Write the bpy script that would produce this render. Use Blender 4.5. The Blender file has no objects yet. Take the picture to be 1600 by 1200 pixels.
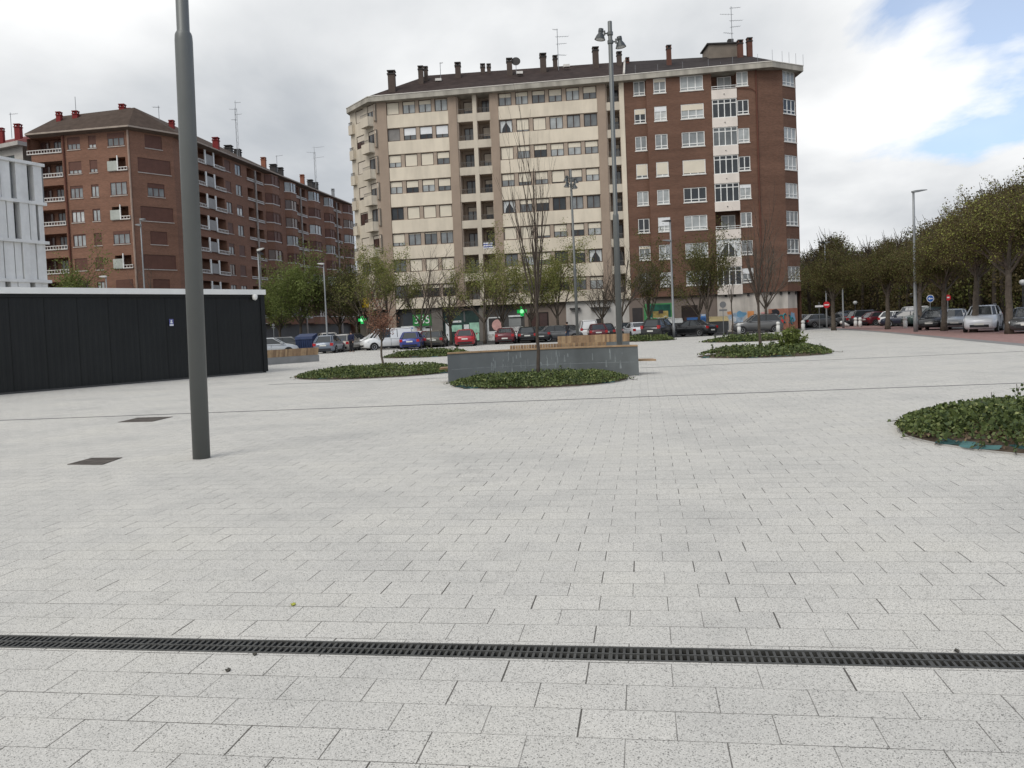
import bpy, math, random
import numpy as np
from mathutils import Matrix, Vector
R = math.radians
random.seed(7)
# ------------------------------------------------------------------ camera, sky, sun, exposure
F, SH, PITCH, ROLL, CAMH = 1300.0, -0.0236, R(2.4), -0.042, 1.65
sc = bpy.context.scene
col = sc.collection
cam_d = bpy.data.cameras.new("camera"); cam = bpy.data.objects.new("camera", cam_d); col.objects.link(cam)
cam_d.sensor_width = 36.0; cam_d.lens = F / 1600 * 36.0; cam_d.shift_y = SH
cam_d.clip_start = 0.05; cam_d.clip_end = 3000
CR = Matrix.Rotation(R(90) - PITCH, 3, 'X') @ Matrix.Rotation(ROLL, 3, 'Z')
cam.matrix_world = Matrix.Translation((0, 0, CAMH)) @ CR.to_4x4()
sc.camera = cam
sc.view_settings.view_transform = 'Standard'; sc.view_settings.look = 'None'
sc.view_settings.exposure = 0.56; sc.view_settings.gamma = 1.0
SUN_AZ, SUN_EL = R(215), R(48)          # azimuth measured clockwise from +Y: behind the camera, to its left
sd = Vector((math.sin(SUN_AZ) * math.cos(SUN_EL), math.cos(SUN_AZ) * math.cos(SUN_EL), math.sin(SUN_EL)))
sun_d = bpy.data.lights.new("sun", 'SUN'); sun = bpy.data.objects.new("sun", sun_d); col.objects.link(sun)
sun_d.energy = 1.1; sun_d.angle = R(32); sun_d.color = (1.0, 0.965, 0.91)
sun.rotation_euler = (-sd).to_track_quat('-Z', 'Y').to_euler(); sun.location = (0, 0, 60)

w = bpy.data.worlds.new("World"); sc.world = w; w.use_nodes = True
nt = w.node_tree; nt.nodes.clear()
def N(nt, t, **kw):
    n = nt.nodes.new(t)
    for k, v in kw.items():
        if k.startswith('i_'):
            n.inputs[k[2:].replace('_', ' ')].default_value = v
        else: setattr(n, k, v)
    return n
def L(nt, a, b): nt.links.new(a, b)
def M(nt, op, a, b=None, c=None, clamp=False):
    n = nt.nodes.new('ShaderNodeMath'); n.operation = op; n.use_clamp = clamp
    for i, v in enumerate((a, b, c)):
        if v is None: continue
        if isinstance(v, (int, float)): n.inputs[i].default_value = v
        else: nt.links.new(v, n.inputs[i])
    return n.outputs[0]
def ramp(nt, fac, stops, interp='LINEAR'):
    n = nt.nodes.new('ShaderNodeValToRGB'); n.color_ramp.interpolation = interp
    el = n.color_ramp.elements
    while len(el) < len(stops): el.new(0.5)
    for e, (p, c) in zip(el, stops):
        e.position = p; e.color = (c[0], c[1], c[2], 1) if isinstance(c, (tuple, list)) else (c, c, c, 1)
    nt.links.new(fac, n.inputs[0]); return n.outputs[0]
def mixc(nt, f, a, b, mode='MIX'):
    n = nt.nodes.new('ShaderNodeMix'); n.data_type = 'RGBA'; n.blend_type = mode
    for i, v in ((0, f), (6, a), (7, b)):
        if isinstance(v, (int, float)): n.inputs[i].default_value = v if i == 0 else (v, v, v, 1)
        elif isinstance(v, (tuple, list)): n.inputs[i].default_value = (v[0], v[1], v[2], 1)
        else: nt.links.new(v, n.inputs[i])
    return n.outputs[2]

out = N(nt, 'ShaderNodeOutputWorld'); bg = N(nt, 'ShaderNodeBackground'); bg.inputs[1].default_value = 0.1
L(nt, bg.outputs[0], out.inputs[0])
sky = N(nt, 'ShaderNodeTexSky'); sky.sky_type = 'NISHITA'; sky.sun_disc = False
sky.sun_elevation = SUN_EL; sky.sun_rotation = SUN_AZ; sky.altitude = 500; sky.dust_density = 1.0; sky.ozone_density = 1.2
SKYOFF = (5.1, 3.7, 1.0)
tc = N(nt, 'ShaderNodeTexCoord'); sep = N(nt, 'ShaderNodeSeparateXYZ'); L(nt, tc.outputs['Generated'], sep.inputs[0])
zz = M(nt, 'ADD', M(nt, 'MAXIMUM', sep.outputs[2], 0.0), 0.22)
cmb = N(nt, 'ShaderNodeCombineXYZ')
L(nt, M(nt, 'DIVIDE', sep.outputs[0], zz), cmb.inputs[0]); L(nt, M(nt, 'DIVIDE', sep.outputs[1], zz), cmb.inputs[1])
n1 = N(nt, 'ShaderNodeTexNoise', i_Scale=1.9, i_Detail=8.0, i_Roughness=0.55, i_Distortion=0.25); mp1 = N(nt, 'ShaderNodeMapping'); mp1.inputs['Location'].default_value = SKYOFF; mp1.inputs['Scale'].default_value = (1.0, 0.72, 1.0); mp1.inputs['Rotation'].default_value = (0, 0, R(25)); L(nt, cmb.outputs[0], mp1.inputs[0]); L(nt, mp1.outputs[0], n1.inputs['Vector'])
n2 = N(nt, 'ShaderNodeTexNoise', i_Scale=0.9, i_Detail=4.0, i_Roughness=0.45)
mp = N(nt, 'ShaderNodeMapping'); mp.inputs['Location'].default_value = (3.1, 5.7, 1.3); L(nt, cmb.outputs[0], mp.inputs[0]); L(nt, mp.outputs[0], n2.inputs['Vector'])
# the cloud sheet breaks up towards the right (+X)
az = M(nt, 'DIVIDE', sep.outputs[0], M(nt, 'ADD', M(nt, 'ABSOLUTE', sep.outputs[1]), 0.05))
gapz = M(nt, 'MULTIPLY', M(nt, 'MULTIPLY', M(nt, 'SUBTRACT', az, 0.27), 3.6, clamp=True), M(nt, 'MULTIPLY', M(nt, 'SUBTRACT', sep.outputs[2], 0.11), 9.0, clamp=True))
cover = M(nt, 'SUBTRACT', M(nt, 'ADD', M(nt, 'MULTIPLY', n1.outputs['Fac'], 1.7), 0.02), M(nt, 'MULTIPLY', gapz, 0.61))
cmask = ramp(nt, cover, [(0.36, 0.28), (0.46, 0.70), (0.56, 1.0)])
# greys of the cloud base: darker slate low down ahead-left, brighter overhead and right
lowdark = M(nt, 'MULTIPLY', M(nt, 'SUBTRACT', 0.42, sep.outputs[2], clamp=True), M(nt, 'SUBTRACT', 0.55, M(nt, 'ABSOLUTE', M(nt, 'ADD', az, 0.22)), clamp=True))
tone = M(nt, 'SUBTRACT', M(nt, 'ADD', M(nt, 'MULTIPLY', n2.outputs['Fac'], 0.75), M(nt, 'MULTIPLY', n1.outputs['Fac'], 0.35)), M(nt, 'MULTIPLY', lowdark, 1.15))
tone = M(nt, 'ADD', tone, M(nt, 'ADD', M(nt, 'MULTIPLY', gapz, 0.18), 0.028))
ccol = ramp(nt, tone, [(0.24, (0.28, 0.31, 0.35)), (0.40, (0.46, 0.485, 0.515)), (0.52, (0.66, 0.675, 0.69)), (0.66, (0.90, 0.905, 0.905))])
ccs = mixc(nt, 1.0, ccol, 8.2, 'MULTIPLY')
sk2 = mixc(nt, 1.0, sky.outputs[0], (1.0, 1.05, 1.12), 'MULTIPLY')
L(nt, mixc(nt, cmask, sk2, ccs), bg.inputs[0])

# ------------------------------------------------------------------ where a pixel of the 1600x1200 photo points
def ray(px, py):
    v = CR @ Vector(((px - 800) / F, (600 + 1600 * SH - py) / F, -1.0)); return v
def ath(px, py, h):
    v = ray(px, py); t = (h - CAMH) / v.z; return Vector((v.x * t, v.y * t, h))
def gp(px, py): return ath(px, py, 0.0)
def ay(px, py, Y):
    v = ray(px, py); t = Y / v.y; return Vector((v.x * t, Y, CAMH + v.z * t))
class Fr:                                    # a vertical facade plane
    def __init__(s, ox, oy, ux, uy):
        l = math.hypot(ux, uy); s.o = Vector((ox, oy, 0)); s.u = Vector((ux / l, uy / l, 0)); s.n = Vector((uy / l, -ux / l, 0))
    def p(s, u, n, z): return s.o + s.u * u + s.n * n + Vector((0, 0, z))
    def hit(s, px, py):
        v = ray(px, py); c = Vector((0, 0, CAMH)); t = (s.o - c).dot(s.n) / v.dot(s.n); q = c + v * t
        return (q - s.o).dot(s.u), q.z
    def uu(s, px, py=300): return s.hit(px, py)[0]
    def rot(s): return math.atan2(s.u.y, s.u.x)
    def off(s, n): q = s.o + s.n * n; return Fr(q.x, q.y, s.u.x, s.u.y)

# ------------------------------------------------------------------ materials
MATS = {}
def mat(name, c, rough=0.8, spec=0.3, metal=0.0, var=0.12, scale=1.5, c2=None, bump=0.0, bscale=30, emit=None, coat=0.0, island=0.0, streak=0.0):
    if name in MATS: return MATS[name]
    m = bpy.data.materials.new(name); m.use_nodes = True; t = m.node_tree; b = t.nodes['Principled BSDF']
    b.inputs['Roughness'].default_value = rough; b.inputs['Specular IOR Level'].default_value = spec; b.inputs['Metallic'].default_value = metal
    if coat: b.inputs['Coat Weight'].default_value = coat; b.inputs['Coat Roughness'].default_value = 0.08
    tcn = N(t, 'ShaderNodeTexCoord')
    no = N(t, 'ShaderNodeTexNoise', i_Scale=scale, i_Detail=5.0, i_Roughness=0.6); L(t, tcn.outputs['Object'], no.inputs['Vector'])
    lo = tuple(x * (1 - var) for x in c); hi = tuple(min(1, x * (1 + var)) for x in (c2 or c))
    cc = ramp(t, no.outputs['Fac'], [(0.32, lo), (0.68, hi)])
    if streak:
        mpn = N(t, 'ShaderNodeMapping'); mpn.inputs['Scale'].default_value = (0.8, 0.8, 0.16); L(t, tcn.outputs['Object'], mpn.inputs[0])
        ns = N(t, 'ShaderNodeTexNoise', i_Scale=1.6, i_Detail=4.0); L(t, mpn.outputs[0], ns.inputs['Vector'])
        cc = mixc(t, 1.0, cc, ramp(t, ns.outputs['Fac'], [(0.35, 1 - streak), (0.6, 1.0)]), 'MULTIPLY')
    if island:
        gi = N(t, 'ShaderNodeNewGeometry')
        cc = mixc(t, 1.0, cc, ramp(t, gi.outputs['Random Per Island'], [(0.0, (1 - island,) * 3), (1.0, (1.0, 1.0, 1.0))]), 'MULTIPLY')
    L(t, cc, b.inputs['Base Color'])
    if bump:
        nb = N(t, 'ShaderNodeTexNoise', i_Scale=bscale, i_Detail=3.0); L(t, tcn.outputs['Object'], nb.inputs['Vector'])
        bn = N(t, 'ShaderNodeBump'); bn.inputs['Strength'].default_value = bump; L(t, nb.outputs['Fac'], bn.inputs['Height']); L(t, bn.outputs[0], b.inputs['Normal'])
    if emit:
        b.inputs['Emission Color'].default_value = (*emit[:3], 1); b.inputs['Emission Strength'].default_value = emit[3]
    MATS[name] = m; return m
def brickmat(name, c, mortar, var=0.2, bw=0.25, bh=0.065):
    m = bpy.data.materials.new(name); m.use_nodes = True; t = m.node_tree; b = t.nodes['Principled BSDF']; b.inputs['Roughness'].default_value = 0.9
    b.inputs['Specular IOR Level'].default_value = 0.2
    tcn = N(t, 'ShaderNodeTexCoord')
    s = N(t, 'ShaderNodeSeparateXYZ'); L(t, tcn.outputs['Object'], s.inputs[0]); cb = N(t, 'ShaderNodeCombineXYZ')
    L(t, M(t, 'ADD', s.outputs[0], s.outputs[1]), cb.inputs[0]); L(t, s.outputs[2], cb.inputs[1])
    br = N(t, 'ShaderNodeTexBrick'); br.inputs['Scale'].default_value = 1.0; br.inputs['Mortar Size'].default_value = 0.006
    br.inputs['Brick Width'].default_value = bw; br.inputs['Row Height'].default_value = bh
    br.inputs['Color1'].default_value = (*[x * 0.85 for x in c], 1); br.inputs['Color2'].default_value = (*[x * 1.12 for x in c], 1); br.inputs['Mortar'].default_value = (*mortar, 1)
    L(t, cb.outputs[0], br.inputs['Vector'])
    mpn = N(t, 'ShaderNodeMapping'); mpn.inputs['Scale'].default_value = (0.12, 0.12, 1.0); L(t, tcn.outputs['Object'], mpn.inputs[0])
    n0 = N(t, 'ShaderNodeTexNoise', i_Scale=1.3, i_Detail=5.0, i_Roughness=0.6); L(t, mpn.outputs[0], n0.inputs['Vector'])
    n3 = N(t, 'ShaderNodeTexNoise', i_Scale=0.25, i_Detail=4.0); L(t, tcn.outputs['Object'], n3.inputs['Vector'])
    f = M(t, 'ADD', M(t, 'MULTIPLY', n0.outputs['Fac'], 0.6), M(t, 'MULTIPLY', n3.outputs['Fac'], 0.4))
    cc = mixc(t, 1.0, br.outputs['Color'], ramp(t, f, [(0.35, 1 - var), (0.65, 1 + var)]), 'MULTIPLY')
    L(t, cc, b.inputs['Base Color']); MATS[name] = m; return m
def leafmat(name, c, c2, trans=0.25):
    m = bpy.data.materials.new(name); m.use_nodes = True; t = m.node_tree; b = t.nodes['Principled BSDF']
    b.inputs['Roughness'].default_value = 0.6; b.inputs['Specular IOR Level'].default_value = 0.25
    gi = N(t, 'ShaderNodeNewGeometry'); tcn = N(t, 'ShaderNodeTexCoord')
    no = N(t, 'ShaderNodeTexNoise', i_Scale=0.9, i_Detail=3.0); L(t, tcn.outputs['Object'], no.inputs['Vector'])
    f = M(t, 'ADD', M(t, 'MULTIPLY', gi.outputs['Random Per Island'], 0.55), M(t, 'MULTIPLY', no.outputs['Fac'], 0.5))
    cc = ramp(t, f, [(0.25, c), (0.8, c2)]); L(t, cc, b.inputs['Base Color'])
    tr = N(t, 'ShaderNodeBsdfTranslucent'); L(t, cc, tr.inputs[0]); mx = N(t, 'ShaderNodeMixShader'); mx.inputs[0].default_value = trans
    L(t, b.outputs[0], mx.inputs[1]); L(t, tr.outputs[0], mx.inputs[2]); L(t, mx.outputs[0], t.nodes['Material Output'].inputs[0])
    MATS[name] = m; return m

# ------------------------------------------------------------------ mesh helpers
def mk(name, verts, faces, mats, parent=None, idx=None, smooth=False, loc=None):
    me = bpy.data.meshes.new(name); me.from_pydata([tuple(v) for v in verts], [], faces)
    for m in (mats if isinstance(mats, (list, tuple)) else [mats]): me.materials.append(m)
    if idx: me.polygons.foreach_set('material_index', idx)
    if smooth: me.polygons.foreach_set('use_smooth', [True] * len(me.polygons))
    me.update(); return link(name, me, parent, loc)
def link(name, data, parent=None, loc=None, rz=None):
    o = bpy.data.objects.new(name, data); col.objects.link(o)
    if parent is not None: o.parent = parent
    if loc is not None: o.location = loc
    if rz is not None: o.rotation_euler = (0, 0, rz)
    return o
def tag(o, label=None, cat=None, group=None, kind=None):
    if label: o['label'] = label
    if cat: o['category'] = cat
    if group: o['group'] = group
    if kind: o['kind'] = kind
    return o
def empty(name, loc, label, cat, group=None, rz=0.0):
    o = link(name, None, None, loc, rz); o.empty_display_size = 0.3; return tag(o, label, cat, group)
class MB:
    def __init__(s, off=(0, 0, 0)): s.v = []; s.f = []; s.i = []; s.mats = []; s.off = Vector(off)
    def mi(s, m):
        if m not in s.mats: s.mats.append(m)
        return s.mats.index(m)
    def add(s, vs, fs, m):
        b = len(s.v); k = s.mi(m); s.v += [Vector(v) - s.off for v in vs]
        for f in fs: s.f.append([b + a for a in f]); s.i.append(k)
    def box(s, x0, x1, y0, y1, z0, z1, m):
        s.add([(x0, y0, z0), (x1, y0, z0), (x1, y1, z0), (x0, y1, z0), (x0, y0, z1), (x1, y0, z1), (x1, y1, z1), (x0, y1, z1)],
              [(3, 2, 1, 0), (4, 5, 6, 7), (0, 1, 5, 4), (1, 2, 6, 5), (2, 3, 7, 6), (3, 0, 4, 7)], m)
    def fbox(s, fr, u0, u1, n0, n1, z0, z1, m):     # box in a facade frame, n0 back, n1 front
        P = fr.p
        s.add([P(u0, n1, z0), P(u1, n1, z0), P(u1, n0, z0), P(u0, n0, z0), P(u0, n1, z1), P(u1, n1, z1), P(u1, n0, z1), P(u0, n0, z1)],
              [(3, 2, 1, 0), (4, 5, 6, 7), (0, 1, 5, 4), (1, 2, 6, 5), (2, 3, 7, 6), (3, 0, 4, 7)], m)
    def quad(s, a, b, c, d, m): s.add([a, b, c, d], [(0, 1, 2, 3)], m)
    def poly(s, pts, m): s.add(pts, [tuple(range(len(pts)))], m)
    def prism(s, pts, z0, z1, m, mtop=None):        # pts counter-clockwise seen from above
        n = len(pts); lo = [Vector((p[0], p[1], z0)) for p in pts]; hi = [Vector((p[0], p[1], z1)) for p in pts]
        s.add(lo + hi, [tuple(range(n - 1, -1, -1))] + [(i, (i + 1) % n, n + (i + 1) % n, n + i) for i in range(n)], m)
        s.add(hi, [tuple(range(n))], mtop or m)
    def tube(s, pts, rad, m, sides=6, cap=True):
        pts = [Vector(p) for p in pts]; rings = []
        if isinstance(rad, (int, float)): rad = [rad] * len(pts)
        for i, p in enumerate(pts):
            d = (pts[min(i + 1, len(pts) - 1)] - pts[max(i - 1, 0)])
            d = d.normalized() if d.length > 1e-9 else Vector((0, 0, 1))
            a = d.orthogonal().normalized() if i == 0 else (a - d * a.dot(d)).normalized()
            b = d.cross(a); rings.append([p + (a * math.cos(t) + b * math.sin(t)) * rad[i] for t in [2 * math.pi * k / sides for k in range(sides)]])
        fs = []
        for i in range(len(pts) - 1):
            for k in range(sides): fs.append((i * sides + k, i * sides + (k + 1) % sides, (i + 1) * sides + (k + 1) % sides, (i + 1) * sides + k))
        if cap: fs += [tuple(range(sides - 1, -1, -1)), tuple(range((len(pts) - 1) * sides, len(pts) * sides))]
        s.add([q for r in rings for q in r], fs, m)
    def lathe(s, prof, m, sides=16, c=(0, 0, 0)):
        c = Vector(c); vs = []; fs = []
        for r, z in prof:
            for k in range(sides): t = 2 * math.pi * k / sides; vs.append(c + Vector((r * math.cos(t), r * math.sin(t), z)))
        for i in range(len(prof) - 1):
            for k in range(sides): fs.append((i * sides + k, i * sides + (k + 1) % sides, (i + 1) * sides + (k + 1) % sides, (i + 1) * sides + k))
        fs += [tuple(range(sides - 1, -1, -1)), tuple(range((len(prof) - 1) * sides, len(prof) * sides))]
        s.add(vs, fs, m)
    def wall(s, fr, u0, u1, z0, z1, ops, m, rec=0.2, mrev=None):     # wall skin with real openings and reveals
        us = sorted({u0, u1, *[o[0] for o in ops], *[o[1] for o in ops]}); zs = sorted({z0, z1, *[o[2] for o in ops], *[o[3] for o in ops]})
        us = [u for u in us if u0 <= u <= u1]; zs = [z for z in zs if z0 <= z <= z1]
        for a, b in zip(us, us[1:]):
            for c, d in zip(zs, zs[1:]):
                mu, mz = (a + b) / 2, (c + d) / 2
                if any(o[0] < mu < o[1] and o[2] < mz < o[3] for o in ops): continue
                s.quad(fr.p(a, 0, c), fr.p(b, 0, c), fr.p(b, 0, d), fr.p(a, 0, d), m)
        mr = mrev or m
        for (a, b, c, d) in [o[:4] for o in ops]:
            P = fr.p; r = -rec
            s.quad(P(a, 0, c), P(a, 0, d), P(a, r, d), P(a, r, c), mr); s.quad(P(b, 0, c), P(b, r, c), P(b, r, d), P(b, 0, d), mr)
            s.quad(P(a, 0, c), P(a, r, c), P(b, r, c), P(b, 0, c), mr); s.quad(P(a, 0, d), P(b, 0, d), P(b, r, d), P(a, r, d), mr)
    def build(s, name, parent=None, smooth=False, loc=None):
        return mk(name, s.v, s.f, s.mats, parent, s.i, smooth, loc)
def off(o): return o.location
# ------------------------------------------------------------------ the ground
def pavers():
    m = bpy.data.materials.new("granite_pavers"); m.use_nodes = True; t = m.node_tree; b = t.nodes['Principled BSDF']
    tcn = N(t, 'ShaderNodeTexCoord'); mp_ = N(t, 'ShaderNodeMapping'); L(t, tcn.outputs['Object'], mp_.inputs[0])
    mp_.inputs['Rotation'].default_value = (0, 0, R(PAVE_ANG)); mp_.inputs['Location'].default_value = (PAVE_X, PAVE_Y, 0)
    s = N(t, 'ShaderNodeSeparateXYZ'); L(t, mp_.outputs[0], s.inputs[0]); W, D = 0.392, 0.245
    v = M(t, 'DIVIDE', s.outputs[1], D); row = M(t, 'FLOOR', v)
    wn = N(t, 'ShaderNodeTexWhiteNoise', noise_dimensions='1D'); L(t, row, wn.inputs['W'])
    u = M(t, 'ADD', M(t, 'DIVIDE', s.outputs[0], W), M(t, 'ADD', M(t, 'MULTIPLY', row, 0.5), M(t, 'MULTIPLY', wn.outputs['Value'], 0.05)))
    colu = M(t, 'FLOOR', u); fu = M(t, 'FRACT', u); fv = M(t, 'FRACT', v)
    du = M(t, 'MULTIPLY', M(t, 'SUBTRACT', 0.5, M(t, 'ABSOLUTE', M(t, 'SUBTRACT', fu, 0.5))), W)
    dv = M(t, 'MULTIPLY', M(t, 'SUBTRACT', 0.5, M(t, 'ABSOLUTE', M(t, 'SUBTRACT', fv, 0.5))), D)
    ed = N(t, 'ShaderNodeCombineXYZ'); L(t, M(t, 'ROUND', u), ed.inputs[0]); L(t, row, ed.inputs[1])
    we = N(t, 'ShaderNodeTexWhiteNoise', noise_dimensions='3D'); L(t, ed.outputs[0], we.inputs['Vector'])
    ed2 = N(t, 'ShaderNodeCombineXYZ'); L(t, colu, ed2.inputs[0]); L(t, M(t, 'ROUND', v), ed2.inputs[1]); ed2.inputs[2].default_value = 7.3
    we2 = N(t, 'ShaderNodeTexWhiteNoise', noise_dimensions='3D'); L(t, ed2.outputs[0], we2.inputs['Vector'])
    # a slow wander so that joints are not ruled
    nj = N(t, 'ShaderNodeTexNoise', i_Scale=9.0, i_Detail=2.0); L(t, tcn.outputs['Object'], nj.inputs['Vector'])
    wob = M(t, 'MULTIPLY', M(t, 'SUBTRACT', nj.outputs['Fac'], 0.5), 0.003)
    ju = M(t, 'ADD', M(t, 'ADD', M(t, 'MULTIPLY', M(t, 'POWER', we.outputs['Value'], 2.0), 0.0022), 0.0022), wob)
    jv = M(t, 'ADD', M(t, 'ADD', M(t, 'MULTIPLY', M(t, 'POWER', we2.outputs['Value'], 3.0), 0.0014), 0.0019), wob)
    mu = M(t, 'MULTIPLY', M(t, 'LESS_THAN', du, ju), M(t, 'ADD', 0.62, M(t, 'MULTIPLY', we.outputs['Value'], 0.38)))
    mv = M(t, 'MULTIPLY', M(t, 'LESS_THAN', dv, jv), M(t, 'ADD', 0.50, M(t, 'MULTIPLY', we2.outputs['Value'], 0.5)))
    jm = M(t, 'MAXIMUM', mu, mv)
    tl = N(t, 'ShaderNodeCombineXYZ'); L(t, colu, tl.inputs[0]); L(t, row, tl.inputs[1])
    wt = N(t, 'ShaderNodeTexWhiteNoise', noise_dimensions='3D'); L(t, tl.outputs[0], wt.inputs['Vector'])
    base = ramp(t, wt.outputs['Value'], [(0.0, (0.498, 0.487, 0.457)), (0.5, (0.514, 0.502, 0.47)), (1.0, (0.532, 0.519, 0.485))])
    # grains of the terrazzo face: dark and pale chips
    v1 = N(t, 'ShaderNodeTexVoronoi', i_Scale=205.0); L(t, tcn.outputs['Object'], v1.inputs['Vector'])
    s1 = N(t, 'ShaderNodeSeparateXYZ'); L(t, v1.outputs['Color'], s1.inputs[0])
    chip = ramp(t, s1.outputs[0], [(0.0, 0.30), (0.09, 0.50), (0.15, 0.98), (0.78, 1.0), (0.93, 1.16)])
    v2 = N(t, 'ShaderNodeTexVoronoi', i_Scale=330.0); L(t, tcn.outputs['Object'], v2.inputs['Vector'])
    s2 = N(t, 'ShaderNodeSeparateXYZ'); L(t, v2.outputs['Color'], s2.inputs[0])
    chip2 = ramp(t, s2.outputs[0], [(0.0, 0.62), (0.22, 0.97), (1.0, 1.06)])
    c = mixc(t, 1.0, base, chip, 'MULTIPLY'); c = mixc(t, 1.0, c, chip2, 'MULTIPLY')
    # broad staining
    nb = N(t, 'ShaderNodeTexNoise', i_Scale=0.55, i_Detail=7.0, i_Roughness=0.62); L(t, tcn.outputs['Object'], nb.inputs['Vector'])
    c = mixc(t, 1.0, c, ramp(t, nb.outputs['Fac'], [(0.30, (0.86, 0.86, 0.86)), (0.50, (1.0, 0.995, 0.985)), (0.70, (1.05, 1.04, 1.01))]), 'MULTIPLY')
    ns = N(t, 'ShaderNodeTexNoise', i_Scale=3.3, i_Detail=5.0, i_Roughness=0.7); L(t, tcn.outputs['Object'], ns.inputs['Vector'])
    c = mixc(t, 1.0, c, ramp(t, ns.outputs['Fac'], [(0.28, 0.88), (0.46, 1.0)]), 'MULTIPLY')
    v3 = N(t, 'ShaderNodeTexVoronoi', i_Scale=1.6); L(t, tcn.outputs['Object'], v3.inputs['Vector'])
    spot = M(t, 'LESS_THAN', v3.outputs['Distance'], 0.017)
    c = mixc(t, M(t, 'MULTIPLY', spot, 0.55), c, (0.10, 0.095, 0.085))
    c = mixc(t, M(t, 'MULTIPLY', jm, 0.92), c, (0.055, 0.05, 0.043))
    L(t, c, b.inputs['Base Color']); b.inputs['Roughness'].default_value = 0.82; b.inputs['Specular IOR Level'].default_value = 0.25
    bn = N(t, 'ShaderNodeBump'); bn.inputs['Strength'].default_value = 0.35; bn.inputs['Distance'].default_value = 0.003
    L(t, M(t, 'SUBTRACT', M(t, 'MULTIPLY', wt.outputs['Value'], 0.3), jm), bn.inputs['Height']); L(t, bn.outputs[0], b.inputs['Normal'])
    return m
dl, dr = gp(0, 1002), gp(1600, 1034.5)
PAVE_ANG = -math.degrees(math.atan2(dr.y - dl.y, dr.x - dl.x)); ddir = (dr - dl).normalized(); dn = Vector((-ddir.y, ddir.x, 0))
# put a course line on the far edge of the drain
_a = R(PAVE_ANG); _p = gp(800, 1032); _yy = _p.x * math.sin(_a) + _p.y * math.cos(_a); PAVE_Y = -(_yy % 0.245) + 0.245
_q = gp(1056, 1085); PAVE_X = -((_q.x * math.cos(_a) - _q.y * math.sin(_a)) % 0.392)
MPAVE = pavers()
asphalt = mat("asphalt", (0.075, 0.075, 0.077), 0.9, 0.2, var=0.25, scale=0.4, bump=0.2)
earth = mat("dark_earth", (0.03, 0.026, 0.022), 0.95, 0.1)
g = MB(); g.quad((-1500, -300, -0.03), (1500, -300, -0.03), (1500, 2500, -0.03), (-1500, 2500, -0.03), asphalt)
tag(g.build("ground"), "dark asphalt ground and road around the square reaching the horizon", kind='structure')
# paving sheet with a real slot where the drain runs
c0 = gp(800, 1018); hw = 0.088
A1, A2 = c0 - ddir * 14 + dn * hw, c0 + ddir * 14 + dn * hw; B1, B2 = c0 - ddir * 14 - dn * hw, c0 + ddir * 14 - dn * hw
fe = [gp(px, py) for px, py in [(300, 556), (440, 552), (520, 548.5), (700, 541), (860, 535), (1000, 530), (1120, 524.5), (1210, 519), (1290, 513.5), (1383, 520), (1490, 530.5), (1600, 541)]]
L0 = Vector((-60, fe[0].y + 2, 0)); R0 = fe[-1]; R1_ = Vector((A2.x + 14, A2.y + 2, 0))
def rdir(a, b, y): k = (y - a.y) / (b.y - a.y); return Vector((a.x + (b.x - a.x) * k, y, 0))
Rr = rdir(fe[-2], fe[-1], 8.0)
pv = MB()
pv.poly([A1, A2, Rr, *fe[::-1], L0, Vector((-60, A1.y, 0))], MPAVE)
pv.poly([B2, B1, Vector((-60, B1.y, 0)), Vector((-60, -30, 0)), Vector((60, -30, 0)), Vector((60, B2.y, 0))], MPAVE)
pv.quad(A1, Vector((-60, A1.y, 0)), Vector((-60, B1.y, 0)), B1, MPAVE)
pv.poly([A2, B2, Vector((60, B2.y, 0)), Rr], MPAVE)
tag(pv.build("plaza_paving"), "pale speckled granite paving slabs of the square in staggered courses", kind='structure')
# red pavement, grey edge band, kerb of the street on the right
redp = mat("red_pavement", (0.26, 0.165, 0.15), 0.9, 0.2, var=0.18, scale=2.5)
greyb = mat("grey_band", (0.20, 0.195, 0.19), 0.9, 0.2, var=0.15)
e0, e1 = gp(1383, 520), Rr
dd = (e1 - e0).normalized(); pn = Vector((-dd.y, dd.x, 0))
if pn.x < 0: pn = -pn
s0 = gp(1292, 513.7)
bw = MB(); bw.poly([s0, e0, e1, e1 + pn * 0.75, e0 + pn * 0.75, s0 + Vector((1.5, 0.8, 0))], greyb)
for v in bw.v: v.z = -0.004
tag(bw.build("paving_edge_band"), "grey stone band edging the square along the red pavement", kind='structure')
rp = MB(); q0, q1 = e0 + pn * 0.75, e1 + pn * 0.75; f0 = gp(1292, 511.5)
rp.prism([q1, q1 + pn * 5.6, q0 + pn * 5.6, f0 + Vector((5, 1.5, 0)), f0, s0 + Vector((1.5, 0.8, 0)), q0], -0.05, -0.006, redp)
tag(rp.build("red_pavement"), "dusty red paved footway under the street trees", kind='structure')
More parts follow.
